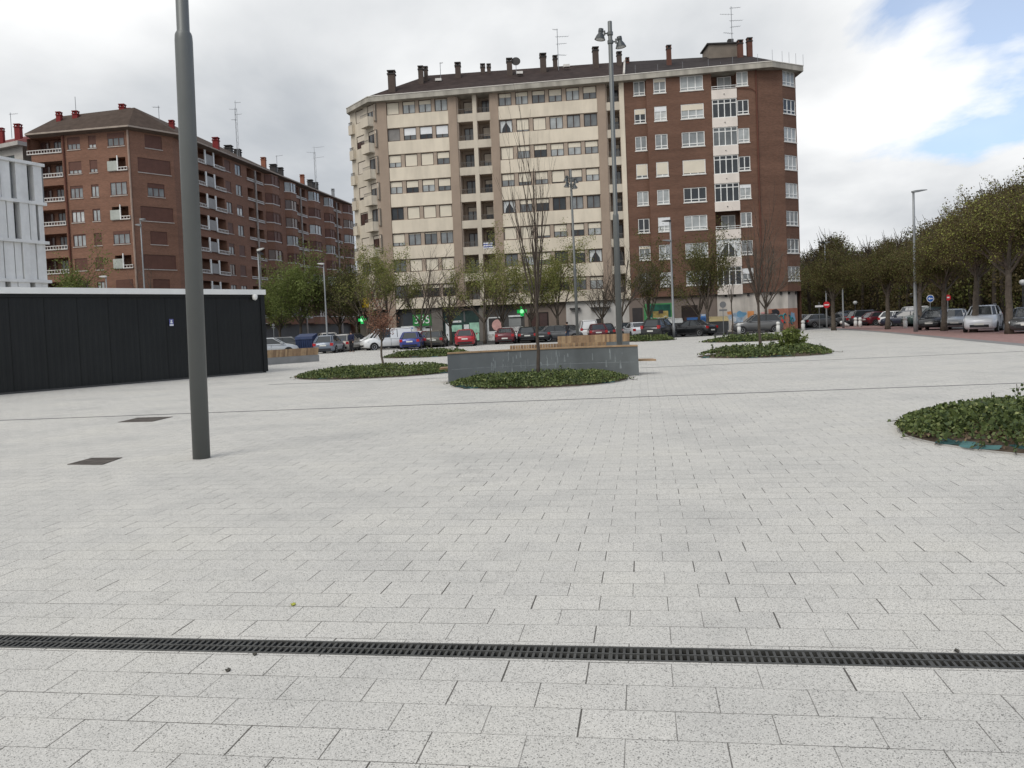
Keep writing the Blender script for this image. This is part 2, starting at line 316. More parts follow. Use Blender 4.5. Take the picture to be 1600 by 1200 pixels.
# drain grate across the foreground
iron = mat("cast_iron", (0.062, 0.062, 0.058), 0.62, 0.35, 0.2, var=0.35, scale=9)
slotm = mat("drain_shade_and_seam", (0.012, 0.012, 0.011), 0.9, 0.1)  # near-black colour puts in the shade below the grates; also panel seams
dg = empty("drain_channel", c0, "long dark iron slotted drain grate crossing the foreground paving", "drain grate")
ff = Fr(c0.x, c0.y, ddir.x, ddir.y)
t_ = MB(c0); t_.fbox(ff, -14, 14, -hw, hw, -0.028, -0.02, slotm); t_.build("channel_shade", dg)  # shallow dark sheet, coloured like the shade of a deeper trough
t_ = MB(c0)
for a, b in ((-hw, -hw + 0.017), (-0.006, 0.006), (hw - 0.017, hw)): t_.fbox(ff, -14, 14, a, b, -0.02, 0.002, iron)
k = -8.0
while k < 8.0:
    t_.fbox(ff, k, k + 0.013, -hw + 0.017, -0.006, -0.018, 0.0, iron); t_.fbox(ff, k, k + 0.013, 0.006, hw - 0.017, -0.018, 0.0, iron)
    if int((k + 20) / 0.5) != int((k + 20.0345) / 0.5): t_.fbox(ff, k + .013, k + .020, -hw + 0.017, hw - 0.017, -0.018, 0.0005, iron)
    k += 0.0345
t_.build("grate", dg)
# thin slot drains further out
def strip(name, pts, wd, m, label, cat, h=0.004):
    b = MB(pts[0]); 
    for p, q in zip(pts, pts[1:]):
        d = (q - p).normalized(); n = Vector((-d.y, d.x, 0)) * wd / 2
        b.prism([p - n, q - n, q + n, p + n], 0.0005, h, m)
    o = b.build(name, None, loc=pts[0]); tag(o, label, cat); return o
slotg = mat("slot_steel", (0.10, 0.10, 0.098), 0.6, 0.4, var=0.3)
strip("slot_drain", [gp(-300, 669), gp(0, 657), gp(800, 627.5), gp(1600, 598.5), gp(1900, 588)], 0.10, slotg, "thin grey slot drain line crossing the square just before the ivy beds", "slot drain")
strip("slot_drain", [gp(420, 601), gp(700, 590.5)], 0.10, slotg, "short slot drain line between the two left ivy beds and bench end", "slot drain")
strip("slot_drain", [gp(1000, 575), gp(1300, 562), gp(1600, 549)], 0.12, slotg, "faint slot drain line beyond the bench towards the red pavement", "slot drain")
rust = mat("rusty_grating", (0.11, 0.095, 0.082), 0.8, 0.3, 0.1, var=0.4, scale=6)
for pts, lb in (([(105, 726), (160, 726.5), (191, 715.5), (143, 716)], "brown rusty square drain grating nearest the big lamp post foot"),
                ([(184, 660), (238, 659), (270, 651.5), (215, 653)], "brown rusty square drain grating between slot line and dark pavilion")):
    P4 = [gp(*p) for p in pts]; ctr = sum(P4, Vector()) / 4
    e = empty("drain_grating", ctr, lb, "drain grating")
    a, b_, c_, d_ = P4; t_ = MB(ctr); t_.prism([p for p in P4], 0.0005, 0.002, slotm); t_.build("channel_shade", e)  # dark plate on the slabs, shade between the bars put in as colour
    t_ = MB(ctr)
    for i in range(15):
        k0, k1 = i / 15, (i + 0.62) / 15
        t_.prism([a.lerp(b_, k0), a.lerp(b_, k1), d_.lerp(c_, k1), d_.lerp(c_, k0)], 0.002, 0.007, rust)
    for (p, q, r_, s_) in ((a, b_, c_, d_),):
        for k0, k1 in ((0, 0.06), (0.47, 0.53), (0.94, 1.0)):
            t_.prism([a.lerp(d_, k0), b_.lerp(c_, k0), b_.lerp(c_, k1), a.lerp(d_, k1)], 0.002, 0.0085, rust)
    t_.build("grate", e)
# leaf and litter on the slabs
lf = mat("fallen_leaf", (0.35, 0.36, 0.06), 0.7); dk = mat("dark_litter", (0.07, 0.065, 0.055), 0.9)
for i, (px, py, s_, m_, lb) in enumerate([(458, 946, 0.022, lf, "small yellow green fallen leaf on the pale slabs"), (356, 1049, 0.019, dk, "dark dry leaf on the slab below the grate, left side"),
        (398, 1024, 0.016, dk, "dark dry leaf touching the lower edge of the grate"), (1495, 1019, 0.018, dk, "dark soil crumb at the upper edge of the grate, right side")]):
    p = gp(px, py); b = MB(p)
    pts = [Vector((p.x + s_ * math.cos(a) * (1 if k % 2 else 0.62), p.y + s_ * 0.6 * math.sin(a), 0.004 + 0.006 * (k % 3))) for k, a in enumerate([j * math.pi / 4 for j in range(8)])]
    b.add(pts + [Vector((p.x, p.y, 0.014))], [(k, (k + 1) % 8, 8) for k in range(8)], m_)
    b.add([q - Vector((0, 0, 0.003)) for q in pts], [tuple(range(7, -1, -1))], m_)
    tag(b.build("fallen_leaf", None, loc=p), lb, "leaf")

# ------------------------------------------------------------------ windows
def gmat(name, c, rough=0.08, var=0.25, sc_=0.8):
    return mat(name, c, rough, 0.5, 0.0, var=var, scale=sc_)
PANES = {'dark': gmat('glass_dark', (0.035, 0.04, 0.045)), 'grey': gmat('glass_grey', (0.13, 0.14, 0.145)), 'curtain': gmat('glass_curtain', (0.36, 0.38, 0.38), 0.15),
         'pale': gmat('glass_pale', (0.52, 0.53, 0.52), 0.2), 'brown': gmat('glass_brown', (0.075, 0.045, 0.04)), 'mid': gmat('glass_mid', (0.22, 0.235, 0.24), 0.12), 'green': gmat('glass_green', (0.035, 0.06, 0.055))}
FR = {'brown': mat('dark_brown_frame', (0.055, 0.035, 0.028), 0.5), 'white': mat('white_frame', (0.74, 0.74, 0.72), 0.4), 'maroon': mat('maroon_frame', (0.10, 0.045, 0.035), 0.5),
      'grey': mat('grey_frame', (0.12, 0.125, 0.125), 0.5)}
SHU = {'cream': mat('cream_shutter', (0.66, 0.60, 0.49), 0.7, var=0.06, scale=0.6), 'white': mat('white_shutter', (0.72, 0.73, 0.74), 0.6, var=0.05), 'maroon': mat('maroon_shutter', (0.125, 0.058, 0.042), 0.6, var=0.12),
       'grey': mat('grey_shutter', (0.20, 0.19, 0.18), 0.6), 'beige': mat('beige_shutter', (0.56, 0.50, 0.42), 0.7, var=0.08)}
TIED = mat('net_curtain', (0.55, 0.57, 0.57), 0.9)
WC = {}
def wmesh(w_, h_, style, panes, rec, sill, tran):
    key = ('f', w_, h_, style, panes, rec, sill, tran)
    if key in WC: return WC[key]
    b = MB(); m = FR[style]; t = 0.075 if w_ < 3 else 0.08; y0, y1 = rec - 0.09, rec
    b.box(0, t, y0, y1, 0, h_, m); b.box(w_ - t, w_, y0, y1, 0, h_, m); b.box(t, w_ - t, y0, y1, 0, t, m); b.box(t, w_ - t, y0, y1, h_ - t, h_, m)
    for i in range(1, panes):
        x = w_ * i / panes; b.box(x - t * .6, x + t * .6, y0 + .01, y1, t, h_ - t, m)
    if tran: 
        z = h_ * tran; xs = [t] + [w_ * i / panes for i in range(1, panes)] + [w_ - t]
        for i in range(panes): b.box(xs[i] + (t * .6 if i else 0), xs[i + 1] - (t * .6 if i < panes - 1 else 0), y0 + .015, y1, z - .04, z + .04, m)
    if sill: b.box(-0.06, w_ + 0.06, -0.07, rec - 0.095, -0.09, 0.0, SILL[sill])
    o = b.build("tmp"); me = o.data; bpy.data.objects.remove(o); WC[key] = me; return me
def pmesh(w_, h_, pane, rec, kind, sh=None):
    key = (kind, w_, h_, pane, rec, sh)
    if key in WC: return WC[key]
    b = MB()
    if kind == 'p':
        b.box(0.02, w_ - 0.02, rec - 0.035, rec - 0.02, 0.02, h_ - 0.02, PANES['dark' if pane == 'tied' else pane])
        if pane == 'tied':
            for s in (0, 1):
                X = lambda x: x if not s else w_ - x
                vs = [(X(0.08), rec - 0.04, 0.08), (X(w_ * .16), rec - 0.04, 0.08), (X(w_ * .2), rec - 0.04, h_ * .35), (X(w_ * .5), rec - 0.04, h_ * .85), (X(w_ * .5), rec - 0.04, h_ - .08), (X(0.08), rec - 0.04, h_ - .08)]
                b.add(vs, [tuple(range(6)) if not s else tuple(range(5, -1, -1))], TIED)
    else:
        hh = h_ * sh; n = max(2, int(hh / 0.12)); z1 = h_ - 0.03
        b.box(0.05, w_ - 0.05, rec - 0.087, rec - 0.045, h_ - hh, z1, SHU[pane])
        b.box(0.05, w_ - 0.05, rec - 0.0885, rec - 0.0872, h_ - hh, h_ - hh + 0.05, SHU[pane])
    o = b.build("tmp"); me = o.data; bpy.data.objects.remove(o); WC[key] = me; return me
SILL = {'cream': mat('cream_sill', (0.60, 0.55, 0.46), 0.8), 'white': mat('white_sill', (0.66, 0.64, 0.60), 0.7), 'stone': mat('stone_sill', (0.46, 0.41, 0.37), 0.8)}
def window(par, fr, u0, u1, z0, z1, style='brown', panes=2, pane='grey', sh=0.0, shc='cream', rec=0.15, sill=None, tran=0, n=0.0, name="window", base=None):
    w_, h_ = round(u1 - u0, 2), round(z1 - z0, 2)
    p = fr.p(u0, n, z0) - par.location
    f = link(name, wmesh(w_, h_, style, panes, rec, sill, tran), par, p, fr.rot())
    link("pane", pmesh(w_, h_, pane, rec, 'p'), f)
    if sh > 0.03: link("shutter", pmesh(w_, h_, shc, rec, 's', round(sh, 2)), f)
    return f
def chimney(par, px, py, wpx, hpx, Y, m, cap, twin=False, base=None, pots=1):
    # px,py: top centre in the photo, hpx: height to where it leaves the roof
    p = ay(px, py, Y); w_ = wpx / F * Y * .84; h = hpx / F * Y + 1.2; b = MB(par.location)
    x, y, z = p
    b.box(x - w_ / 2, x + w_ / 2, y - w_ / 2, y + w_ / 2, z - h, z - 0.45, m)
    b.box(x - w_ * .6, x + w_ * .6, y - w_ * .6, y + w_ * .6, z - 0.45, z - 0.35, cap)
    for sx in (-1, 1):
        for sy in (-1, 1): b.box(x + sx * w_ * .4 - .06, x + sx * w_ * .4 + .06, y + sy * w_ * .4 - .06, y + sy * w_ * .4 + .06, z - .35, z - .1, m)
    b.box(x - w_ * .22, x + w_ * .22, y - w_ * .22, y + w_ * .22, z - .35, z - .1, cap)
    b.box(x - w_ * .58, x + w_ * .58, y - w_ * .58, y + w_ * .58, z - 0.1, z, cap)
    b.build("chimney", par.children_roof)
def antenna(par, px, pyt, pyb, Y, arms, m, lat=False):
    a, c = ay(px, pyt, Y), ay(px, pyb, Y); x, y = c.x, c.y; b = MB(par.location)
    r = 0.035
    if lat:
        for k in range(3):
            t = 2 * math.pi * k / 3; b.tube([(x + .16 * math.cos(t), y + .16 * math.sin(t), c.z - 1), (x + .16 * math.cos(t), y + .16 * math.sin(t), a.z - 1)], 0.025, m, 4)
        zz_ = c.z - 1; k = 0
        while zz_ < a.z - 1.3:
            t0, t1 = 2 * math.pi * k / 3, 2 * math.pi * (k + 1) / 3
            b.tube([(x + .16 * math.cos(t0), y + .16 * math.sin(t0), zz_), (x + .16 * math.cos(t1), y + .16 * math.sin(t1), zz_ + .3)], 0.016, m, 3); zz_ += .3; k += 1
        b.tube([(x, y, a.z - 1.2), (x, y, a.z)], 0.03, m, 5)
    else: b.tube([(x, y, c.z - 0.8), (x, y, a.z)], r, m, 5)
    for (dz, ln, ang) in arms:
        z = a.z - dz; dx, dy = math.cos(ang), math.sin(ang)
        b.tube([(x - dx * ln * .2, y - dy * ln * .2, z), (x + dx * ln, y + dy * ln, z + ln * .12)], 0.02, m, 4)
        for q in range(5):
            k = q / 4; cx, cy, cz = x + dx * ln * k, y + dy * ln * k, z + ln * .12 * k; s = .28 - .1 * k
            b.tube([(cx - dy * s, cy + dx * s, cz), (cx + dy * s, cy - dx * s, cz)], 0.014, m, 3)
    b.build("antenna", par)
# ------------------------------------------------------------------ cream and brick apartment blocks (centre)
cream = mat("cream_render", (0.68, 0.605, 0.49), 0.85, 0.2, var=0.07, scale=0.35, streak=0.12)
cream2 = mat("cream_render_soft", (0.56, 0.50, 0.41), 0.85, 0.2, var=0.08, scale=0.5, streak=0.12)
tan = mat("tan_render", (0.335, 0.262, 0.205), 0.85, 0.2, var=0.07, scale=0.5, streak=0.06)
tanp = mat("tan_pier", (0.37, 0.30, 0.24), 0.85, 0.2, var=0.07)
conc = mat("cornice_concrete", (0.40, 0.375, 0.325), 0.9, 0.2, var=0.14, scale=0.8, streak=0.30)
brick = brickmat("brown_brick", (0.150, 0.078, 0.053), (0.14, 0.105, 0.085), 0.20)
brickred = mat("redbrown_pipe", (0.12, 0.045, 0.03), 0.7)
rooft = mat("dark_roof_tiles", (0.040, 0.028, 0.025), 0.9, 0.15, var=0.3, scale=1.2, bump=0.6, bscale=6)
rooft2 = mat("slate_roof_tiles", (0.034, 0.028, 0.027), 0.9, 0.15, var=0.3, scale=1.2, bump=0.6, bscale=6)
chim = mat("chimney_brick", (0.085, 0.065, 0.055), 0.9); chcap = mat("chimney_cap", (0.055, 0.052, 0.05), 0.9)
metal = mat("galvanised", (0.25, 0.26, 0.27), 0.5, 0.4, 0.4)
dkgrey = mat("dark_grey_panel", (0.075, 0.072, 0.07), 0.6, var=0.12)
railm = mat("rail_metal", (0.12, 0.11, 0.10), 0.5)
class B3:                                 # a building: an Empty plus a few shared collectors
    pass
o589 = ay(589, 300, 92.5); fc = Fr(o589.x, o589.y, 1, -0.147)
def uc(px): return fc.uu(px, 172 - 0.085 * (px - 613))
fb = fc.off(0.5)
def ub(px): return fb.uu(px, 172 - 0.085 * (px - 613))
ZC = [25.84 - 2.866 * k for k in range(8)]; SOF = 3.95; WT = 26.95; ET = 27.7
cb = empty("apartment_building", fc.p(uc(780), -7, 0), "eight storey cream rendered apartment block with ribbon windows and tan pilasters", "apartment block")
bb = empty("apartment_building", fc.p(uc(1090), -7, 0), "brown brick apartment block with white window frames and white balcony column", "apartment block")
OFF = cb.location.copy()
uJ = uc(974.7)
# --- cream main facade
ops = []; wins = []
SHT = [[1, .3, .35, .1, .35, .35, .35, .5, .25, .5], [.97, .6, .6, .7, 0, .85, 1, .1, 0, 0], [.6, 1, 1, .5, 1, .4, .4, .45, .4, .45], [.45, .55, .45, .6, .5, .7, .6, .88, .6, .5],
       [0, 1, 1, .93, 0, .35, .35, 0, 0, 0], [.72, .1, .12, .1, 1, 1, .8, .55, .5, .45], [0, 1, 1, 1, 0, .3, .6, 0, .2, 0], [0, .4, .3, .3, .3, .35, .3, .3, .2, .3]]
wpx = [(603.5, 623.3), (628.8, 648.6), (654, 674), (679, 699), (778.8, 799), (805, 825), (831, 851.5), (857, 878), (884, 905), (910.6, 931.6)]
rnd = random.Random(3)
for k in range(8):
    for j, (a, b) in enumerate(wpx):
        u0, u1 = round(uc(a), 2), round(uc(b), 2); z0, z1 = ZC[k] - 0.68, ZC[k] + 0.68
        ops.append((u0, u1, z0, z1)); wins.append((u0, u1, z0, z1, SHT[k][j], k, j))
logs = []
for (a, b) in [(715, 737.5), (744.6, 764), (947.6, 966.5)]:
    for k in range(8):
        o = (uc(a), uc(b), ZC[k] - 1.18, ZC[k] + 0.78); ops.append(o); logs.append(o)
wl = MB(OFF); wl.wall(fc, 0, uJ, SOF, WT, ops[:80], tanp, 0.2)   # windows
wl.v.clear(); wl.f.clear(); wl.i.clear()
wl.wall(fc, 0, uJ, SOF, WT, ops, tanp, 0.22, tanp)
for o in logs:                               # loggia interiors: deeper box behind the front opening
    u0, u1, z0, z1 = o; P = fc.p; r0, r1 = -0.22, -1.6
    wl.quad(P(u0, r0, z0), P(u0, r0, z1), P(u0, r1, z1), P(u0, r1, z0), tanp); wl.quad(P(u1, r0, z0), P(u1, r1, z0), P(u1, r1, z1), P(u1, r0, z1), tanp)
    wl.quad(P(u0, r0, z0), P(u0, r1, z0), P(u1, r1, z0), P(u1, r0, z0), tanp); wl.quad(P(u0, r0, z1), P(u1, r0, z1), P(u1, r1, z1), P(u0, r1, z1), tanp)
    wl.quad(P(u0, r1, z0), P(u0, r1, z1), P(u1, r1, z1), P(u1, r1, z0), tanp)
# body sides, back, soffit
wl.fbox(fc, 0.3, uJ, -14, -13.8, 0, WT, tan); 
wl.quad(fc.p(0, 0, SOF), fc.p(uJ, 0, SOF), fc.p(uJ, -0.7, SOF), fc.p(0, -0.7, SOF), conc)
wl.build("wall", cb)
sp = MB(OFF); pr = MB(OFF)
segs = [(589.8 + 14.6, 699.8), (778, 932.4)]
for (a, b) in segs:
    for k in range(9):
        zt = ZC[k] - 0.72 if k < 8 else None
        if k == 0: sp.fbox(fc, uc(a), uc(b), 0.003, 0.06, ZC[0] + 0.80, WT, tanp)
        if k < 7: sp.fbox(fc, uc(a), uc(b), 0.003, 0.10, ZC[k + 1] + 0.74, ZC[k] - 0.72, cream)
        if k == 7: sp.fbox(fc, uc(a), uc(b), 0.003, 0.10, SOF - 0.05, ZC[7] - 0.72, cream)
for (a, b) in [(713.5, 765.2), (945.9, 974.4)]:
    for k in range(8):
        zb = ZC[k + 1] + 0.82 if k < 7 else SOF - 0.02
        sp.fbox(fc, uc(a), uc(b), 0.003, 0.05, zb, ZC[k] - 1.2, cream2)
sp.fbox(fc, uc(738), uc(744.2), 0.003, 0.085, SOF, WT, cream2); sp.fbox(fc, uc(967.2), uJ - 0.01, 0.003, 0.085, SOF, WT, cream)
sp.build("spandrel_panels", cb)
for (a, b) in [(589.3, 604), (700, 713.2), (765.5, 778), (932.6, 945.7)]:
    pr = MB(OFF); pr.fbox(fc, uc(a), uc(b), 0.003, 0.16, SOF - 0.06 if a > 600 else 0, WT, tan); pr.build("pilaster", cb)
pn_w = ['grey', 'curtain', 'mid', 'grey', 'curtain', 'mid', 'dark']
for (u0, u1, z0, z1, s, k, j) in wins:
    pane = rnd.choice(pn_w)
    if (k, j) in ((1, 4), (4, 4), (6, 9)): pane = 'tied'
    if (k, j) in ((6, 7), (6, 8), (7, 1), (7, 2), (7, 3)): pane = 'dark'
    shc = 'white' if k == 1 and j in (1, 2, 3) else 'grey' if (k, j) == (1, 0) else 'cream'
    window(cb, fc, u0, u1, z0, z1, 'brown', 2, pane, s, shc, 0.17)
for i, (u0, u1, z0, z1) in enumerate(logs):
    w_ = u1 - u0; fi = fc.off(-1.42)
    window(cb, fi, u0 + w_ * .22, u1 - 0.08, z0 + 0.02, z1 - .35, 'brown', 2, rnd.choice(['dark', 'grey', 'mid']), rnd.choice([0, 0, .3, .6]), 'beige', 0.12, name="balcony_door")
    rl = MB(OFF); rl.fbox(fc, u0 + .01, u1 - .01, -0.10, -0.06, z0 + .48, z0 + .53, railm)
    n_ = 9
    for q in range(n_): uq = u0 + .08 + (w_ - .16) * q / (n_ - 1); rl.fbox(fc, uq - .014, uq + .014, -.095, -.07, z0, z0 + .48, railm)
    rl.build("balcony_rail", cb)
# blue striped scarf and white panel seen in the loggias
bz = MB(OFF); u0, u1, z0, z1 = logs[8 + 5]
for q in range(5): bz.fbox(fc, u0 + .1, u1 - .25, -0.03, 0.09, z0 - .3 + q * .13, z0 - .17 + q * .13 - .002, mat('striped_blue', (0.10, 0.13, 0.36)) if q % 2 else SHU['white'])
bz.build("banner", cb)
# --- cream left return with balconies
cl = ay(547, 190, 96.6); c589 = fc.p(0, 0, 0)
fl = Fr(cl.x, cl.y, c589.x - cl.x, c589.y - cl.y); LL = math.hypot(c589.x - cl.x, c589.y - cl.y)
def ulx(px): return fl.uu(px, 185)
ops2 = []
for k in range(8): ops2.append((ulx(555.5), ulx(567.5), ZC[k] - .72, ZC[k] + .7))
for k in range(8): ops2.append((ulx(574), ulx(586), ZC[k] - 1.2, ZC[k] + .72))
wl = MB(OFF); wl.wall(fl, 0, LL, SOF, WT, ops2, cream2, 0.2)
bp = fl.p(0, 0, 0); bq = fc.p(uc(640), -14, 0)
wl.quad(Vector((bq.x, bq.y, 0)), Vector((bp.x, bp.y, 0)), Vector((bp.x, bp.y, WT)), Vector((bq.x, bq.y, WT)), cream2)
wl.quad(fl.p(0, 0, SOF), fl.p(LL, 0, SOF), fl.p(LL, -1.2, SOF), fl.p(0, -1.2, SOF), conc)
wl.build("side_wall", cb)
for i, o in enumerate(ops2):
    window(cb, fl, o[0], o[1], o[2], o[3], 'brown', 2, rnd.choice(['dark', 'grey', 'brown']), [1, .45, 1, .8, .1, .9, 0, .3, .4, .2, .1, .3, 0, .2, 0, .3][i], 'beige', 0.15)
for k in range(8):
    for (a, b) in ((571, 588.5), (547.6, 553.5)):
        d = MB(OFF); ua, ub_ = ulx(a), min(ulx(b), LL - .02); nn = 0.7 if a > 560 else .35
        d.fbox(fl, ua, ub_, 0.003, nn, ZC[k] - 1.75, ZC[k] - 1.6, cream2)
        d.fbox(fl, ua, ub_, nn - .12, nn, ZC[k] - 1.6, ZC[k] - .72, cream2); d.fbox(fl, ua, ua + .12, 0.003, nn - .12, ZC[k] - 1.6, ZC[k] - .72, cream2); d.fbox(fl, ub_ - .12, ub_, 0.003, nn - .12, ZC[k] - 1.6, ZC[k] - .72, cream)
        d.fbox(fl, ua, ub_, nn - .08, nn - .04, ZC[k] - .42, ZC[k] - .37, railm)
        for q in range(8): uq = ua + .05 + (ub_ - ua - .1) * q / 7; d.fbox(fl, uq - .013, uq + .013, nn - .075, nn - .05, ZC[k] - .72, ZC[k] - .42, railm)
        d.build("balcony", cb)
# --- roof, cornice
fce = fc.off(0.85)
ET = sum(fce.hit(*p)[1] for p in ((574, 151), (975, 117), (1206, 97))) / 3
E0, E1, E2, E3, E4 = [ath(*p, ET) for p in ((541, 169.5), (574, 151), (975, 117), (1206, 97), (1257, 112))]
_uR = ub(1178.5); _p1 = fb.p(_uR, 0, 0); f1 = Fr(_p1.x, _p1.y, 1, 0.10); L1 = f1.uu(1222, 130); _p2 = f1.p(L1, 0, 0); f2 = Fr(_p2.x, _p2.y, 1, 0.66); L2 = f2.uu(1247.5, 300)
_h = fb.off(.75); _k = _h.uu(1207, 97); E3 = _h.p(_k, 0, ET); E4 = f2.p(L2, 0, ET) + f2.n * .75 + f2.u * .35; print('eave', ET, tuple(E3), tuple(E4))
RH = 31.0; R1_, Rm, R2_ = [ath(*p, RH) for p in ((668, 118), (976, 96.5), (1161, 86))]
bk = -fc.n * 15.5
E5 = E4 + bk * .55 + fc.u * (-1.5); E5b = E3 + bk; E2b = E2 + bk; E1b = E1 + bk; E0b = E0 + bk * .5
def roofpart(par, off_, eave, faces, m, mf):
    par.children_roof = None
def cornice(par, pts, closed_pts, m, off_):
    b = MB(off_)
    ctr = sum(pts, Vector()) / len(pts); z0, z1 = ET - 0.56, ET
    for p, q in zip(pts, pts[1:]):
        inn = lambda a: a + (ctr - a).normalized() * 0
        b.quad(Vector((p.x, p.y, z0)), Vector((q.x, q.y, z0)), q, p, m)
    b.poly([Vector((p.x, p.y, z0)) for p in closed_pts][::-1], m)
    b.poly([Vector((p.x, p.y, z1 - .02)) for p in closed_pts], m)
    # gutter line on top
    for p, q in zip(pts, pts[1:]):
        b.tube([p, q], 0.06, GUT, 5)
    return b.build("cornice", par)
GUT = mat("pale_gutter", (0.55, 0.52, 0.47), 0.7)
cornice(cb, [E0b, E0, E1, E2], [E0b, E0, E1, E2, E2b, E1b], conc, OFF)
OFB = bb.location.copy()
cornice(bb, [E2, E3, E4, E5], [E2, E3, E4, E5, E5b, E2b], conc, OFB)
rf = MB(OFF); rf.poly([E1, E2, Rm, R1_], rooft); rf.poly([E0, E1, R1_], rooft); rf.poly([E0b, E0, R1_], rooft); rf.poly([E1b, E0b, R1_], rooft); rf.poly([E2b, E1b, R1_, Rm], rooft)
croof = rf.build("roof", cb)
rf = MB(OFB); up = Vector((0, 0, 0.0)); rf.poly([E2, E3, R2_, Rm], rooft2); rf.poly([E3, E4, R2_], rooft2); rf.poly([E4, E5, R2_], rooft2); rf.poly([E5, E5b, R2_], rooft2); rf.poly([E5b, E2b, Rm, R2_], rooft2)
brf = rf.build("roof", bb)
vg = MB(OFB); vg.tube([E2 + Vector((0, 0, .12)), Rm + Vector((0, 0, .12))], 0.13, GUT, 5); vg.build("verge", bb)
class Par: pass
def chim_at(par, roof, px, py, wpx, hpx, Y, m=chim, cap=chcap):
    q = Par(); q.location = par.location; q.children_roof = roof
    chimney(q, px, py, wpx, hpx, Y, m, cap)
for a in [(611.5, 111, 13, 25, 93), (657, 103.5, 9, 17, 95), (665, 104, 7, 16, 96), (715, 98, 10, 16, 96), (754, 100, 8, 10, 97), (763.5, 100, 7, 10, 97), (795.5, 91.5, 10, 20, 95), (848, 84, 11, 19, 95), (867, 87, 8, 13, 96), (930, 74, 10.5, 27, 94), (967, 81, 8.5, 14, 94)]:
    chim_at(cb, croof, *a)
brch = mat("brick_chimney", (0.12, 0.055, 0.04), 0.9)
for a in [(980, 90, 6, 7, 95), (1044.5, 71, 8, 27, 92), (1156, 63, 9, 22, 93), (1170.5, 59.5, 9, 28, 93)]:
    chim_at(bb, brf, *a, brch)
hb = MB(OFB); p = ay(1124, 76, 96); hb.box(p.x - 1.6, p.x + 1.7, p.y - 1.5, p.y + 1.5, p.z - 2, p.z, mat("weathered_render", (0.20, 0.17, 0.14), 0.9)); hb.box(p.x - 1.8, p.x + 1.9, p.y - 1.7, p.y + 1.7, p.z, p.z + .15, chcap)
p = ay(1141, 62, 96); hb.box(p.x - .3, p.x + .3, p.y - .3, p.y + .3, p.z - 1, p.z, chcap); hb.build("lift_housing", bb)
antenna(cb, 872.5, 45, 100, 95, [(0.1, .5, math.pi), (.9, 1.3, 0.3), (1.7, 1.0, 0.2), (2.9, 1.1, 0.6)], metal)
antenna(bb, 1144, 10, 70, 95, [(0.2, 1.1, .2), (0.9, 1.2, 3.0), (1.6, 1.4, .3), (2.3, 1.0, .1), (3.0, .9, 3.2)], metal)
antenna(cb, 688.5, 98, 118, 96, [(0.05, .3, 0)], metal)
antenna(bb, 1134, 66, 72, 95, [(0.2, .9, 3.0)], metal)
ds = MB(OFF); p = ay(806, 97, 95); ds.lathe([(0.05, 0), (.3, .04), (.5, .14), (.52, .16)], chcap, 14); 
ds.v = [Matrix.Rotation(R(75), 3, 'X') @ (v + OFF) + p - OFF for v in ds.v]; ds.tube([p, p - Vector((0, 0, 1.3))], .03, metal, 5); ds.build("satellite_dish", cb)
# lightning/bird rods on the brick block eave
rd = MB(OFB)
for px, py in [(993, 101), (1009, 110), (1028, 100), (1067, 96), (1107, 92), (1126, 96), (1145, 88), (1184, 84), (1203, 83), (1220, 86), (1232, 90), (1244, 96), (1257, 98)]:
    p = ath(px, py + 18, ET) if px < 1200 else E3.lerp(E4, (px - 1203) / 54); rd.tube([p, p + Vector((0, 0, 1.15))], 0.018, metal, 4)
rd.build("eave_rods", bb)
for px, py in [(685, 125), (812, 114), (885, 103)]:
    v_ = ray(px, py); nrm = (E2 - E1).cross(R1_ - E1).normalized(); t = (E1 - Vector((0, 0, CAMH))).dot(nrm) / v_.dot(nrm); p = Vector((0, 0, CAMH)) + v_ * t
    sk = MB(OFF); sk.box(p.x - .35, p.x + .35, p.y - .3, p.y + .3, p.z - .15, p.z + .12, SILL['white']); sk.build("skylight", croof)
# --- brick block main facade
uR = ub(1178.5); u0b = ub(1009.5)
ops = []; wb = []
SB = {0: [(.0, 'mid'), (.0, 'curtain'), (0, 'curtain'), (0, 'dark'), (0, 'curtain')], }
rnd = random.Random(11)
for k in range(8):
    for j, (a, b, hz) in enumerate([(1021, 1040.3, .78), (1062.5, 1098.3, .78)]):
        o = (ub(a), ub(b), ZC[k] - .78, ZC[k] + .72); ops.append(o); wb.append((o, j, k))
    o = (ub(1150.6), ub(1168.5), ZC[k] - .74, ZC[k] + .72); ops.append(o); wb.append((o, 2, k))
bal = (ub(1111.3), ub(1150.0))
balops = [(bal[0], bal[1], ZC[k] - .95, ZC[k] + .95) for k in range(8)]
wl = MB(OFB); wl.wall(fb, u0b, uR, SOF, WT, ops + balops, brick, 0.16)
fr0 = fc; uJ2 = uJ + 0.004
opsr = [(uc(989.7), uc(1007.5), ZC[k] - .74, ZC[k] + .74) for k in range(8)]
wl.wall(fr0, uJ2, fr0.uu(1009.5, 140), SOF, WT, opsr, brick, 0.16)
ue = fr0.uu(1009.5, 140); q1_, q2_ = fb.p(u0b, 0, 0), fc.p(ue, 0, 0)
wl.quad(Vector((q2_.x, q2_.y, SOF)), Vector((q1_.x, q1_.y, SOF)), Vector((q1_.x, q1_.y, WT)), Vector((q2_.x, q2_.y, WT)), brick)
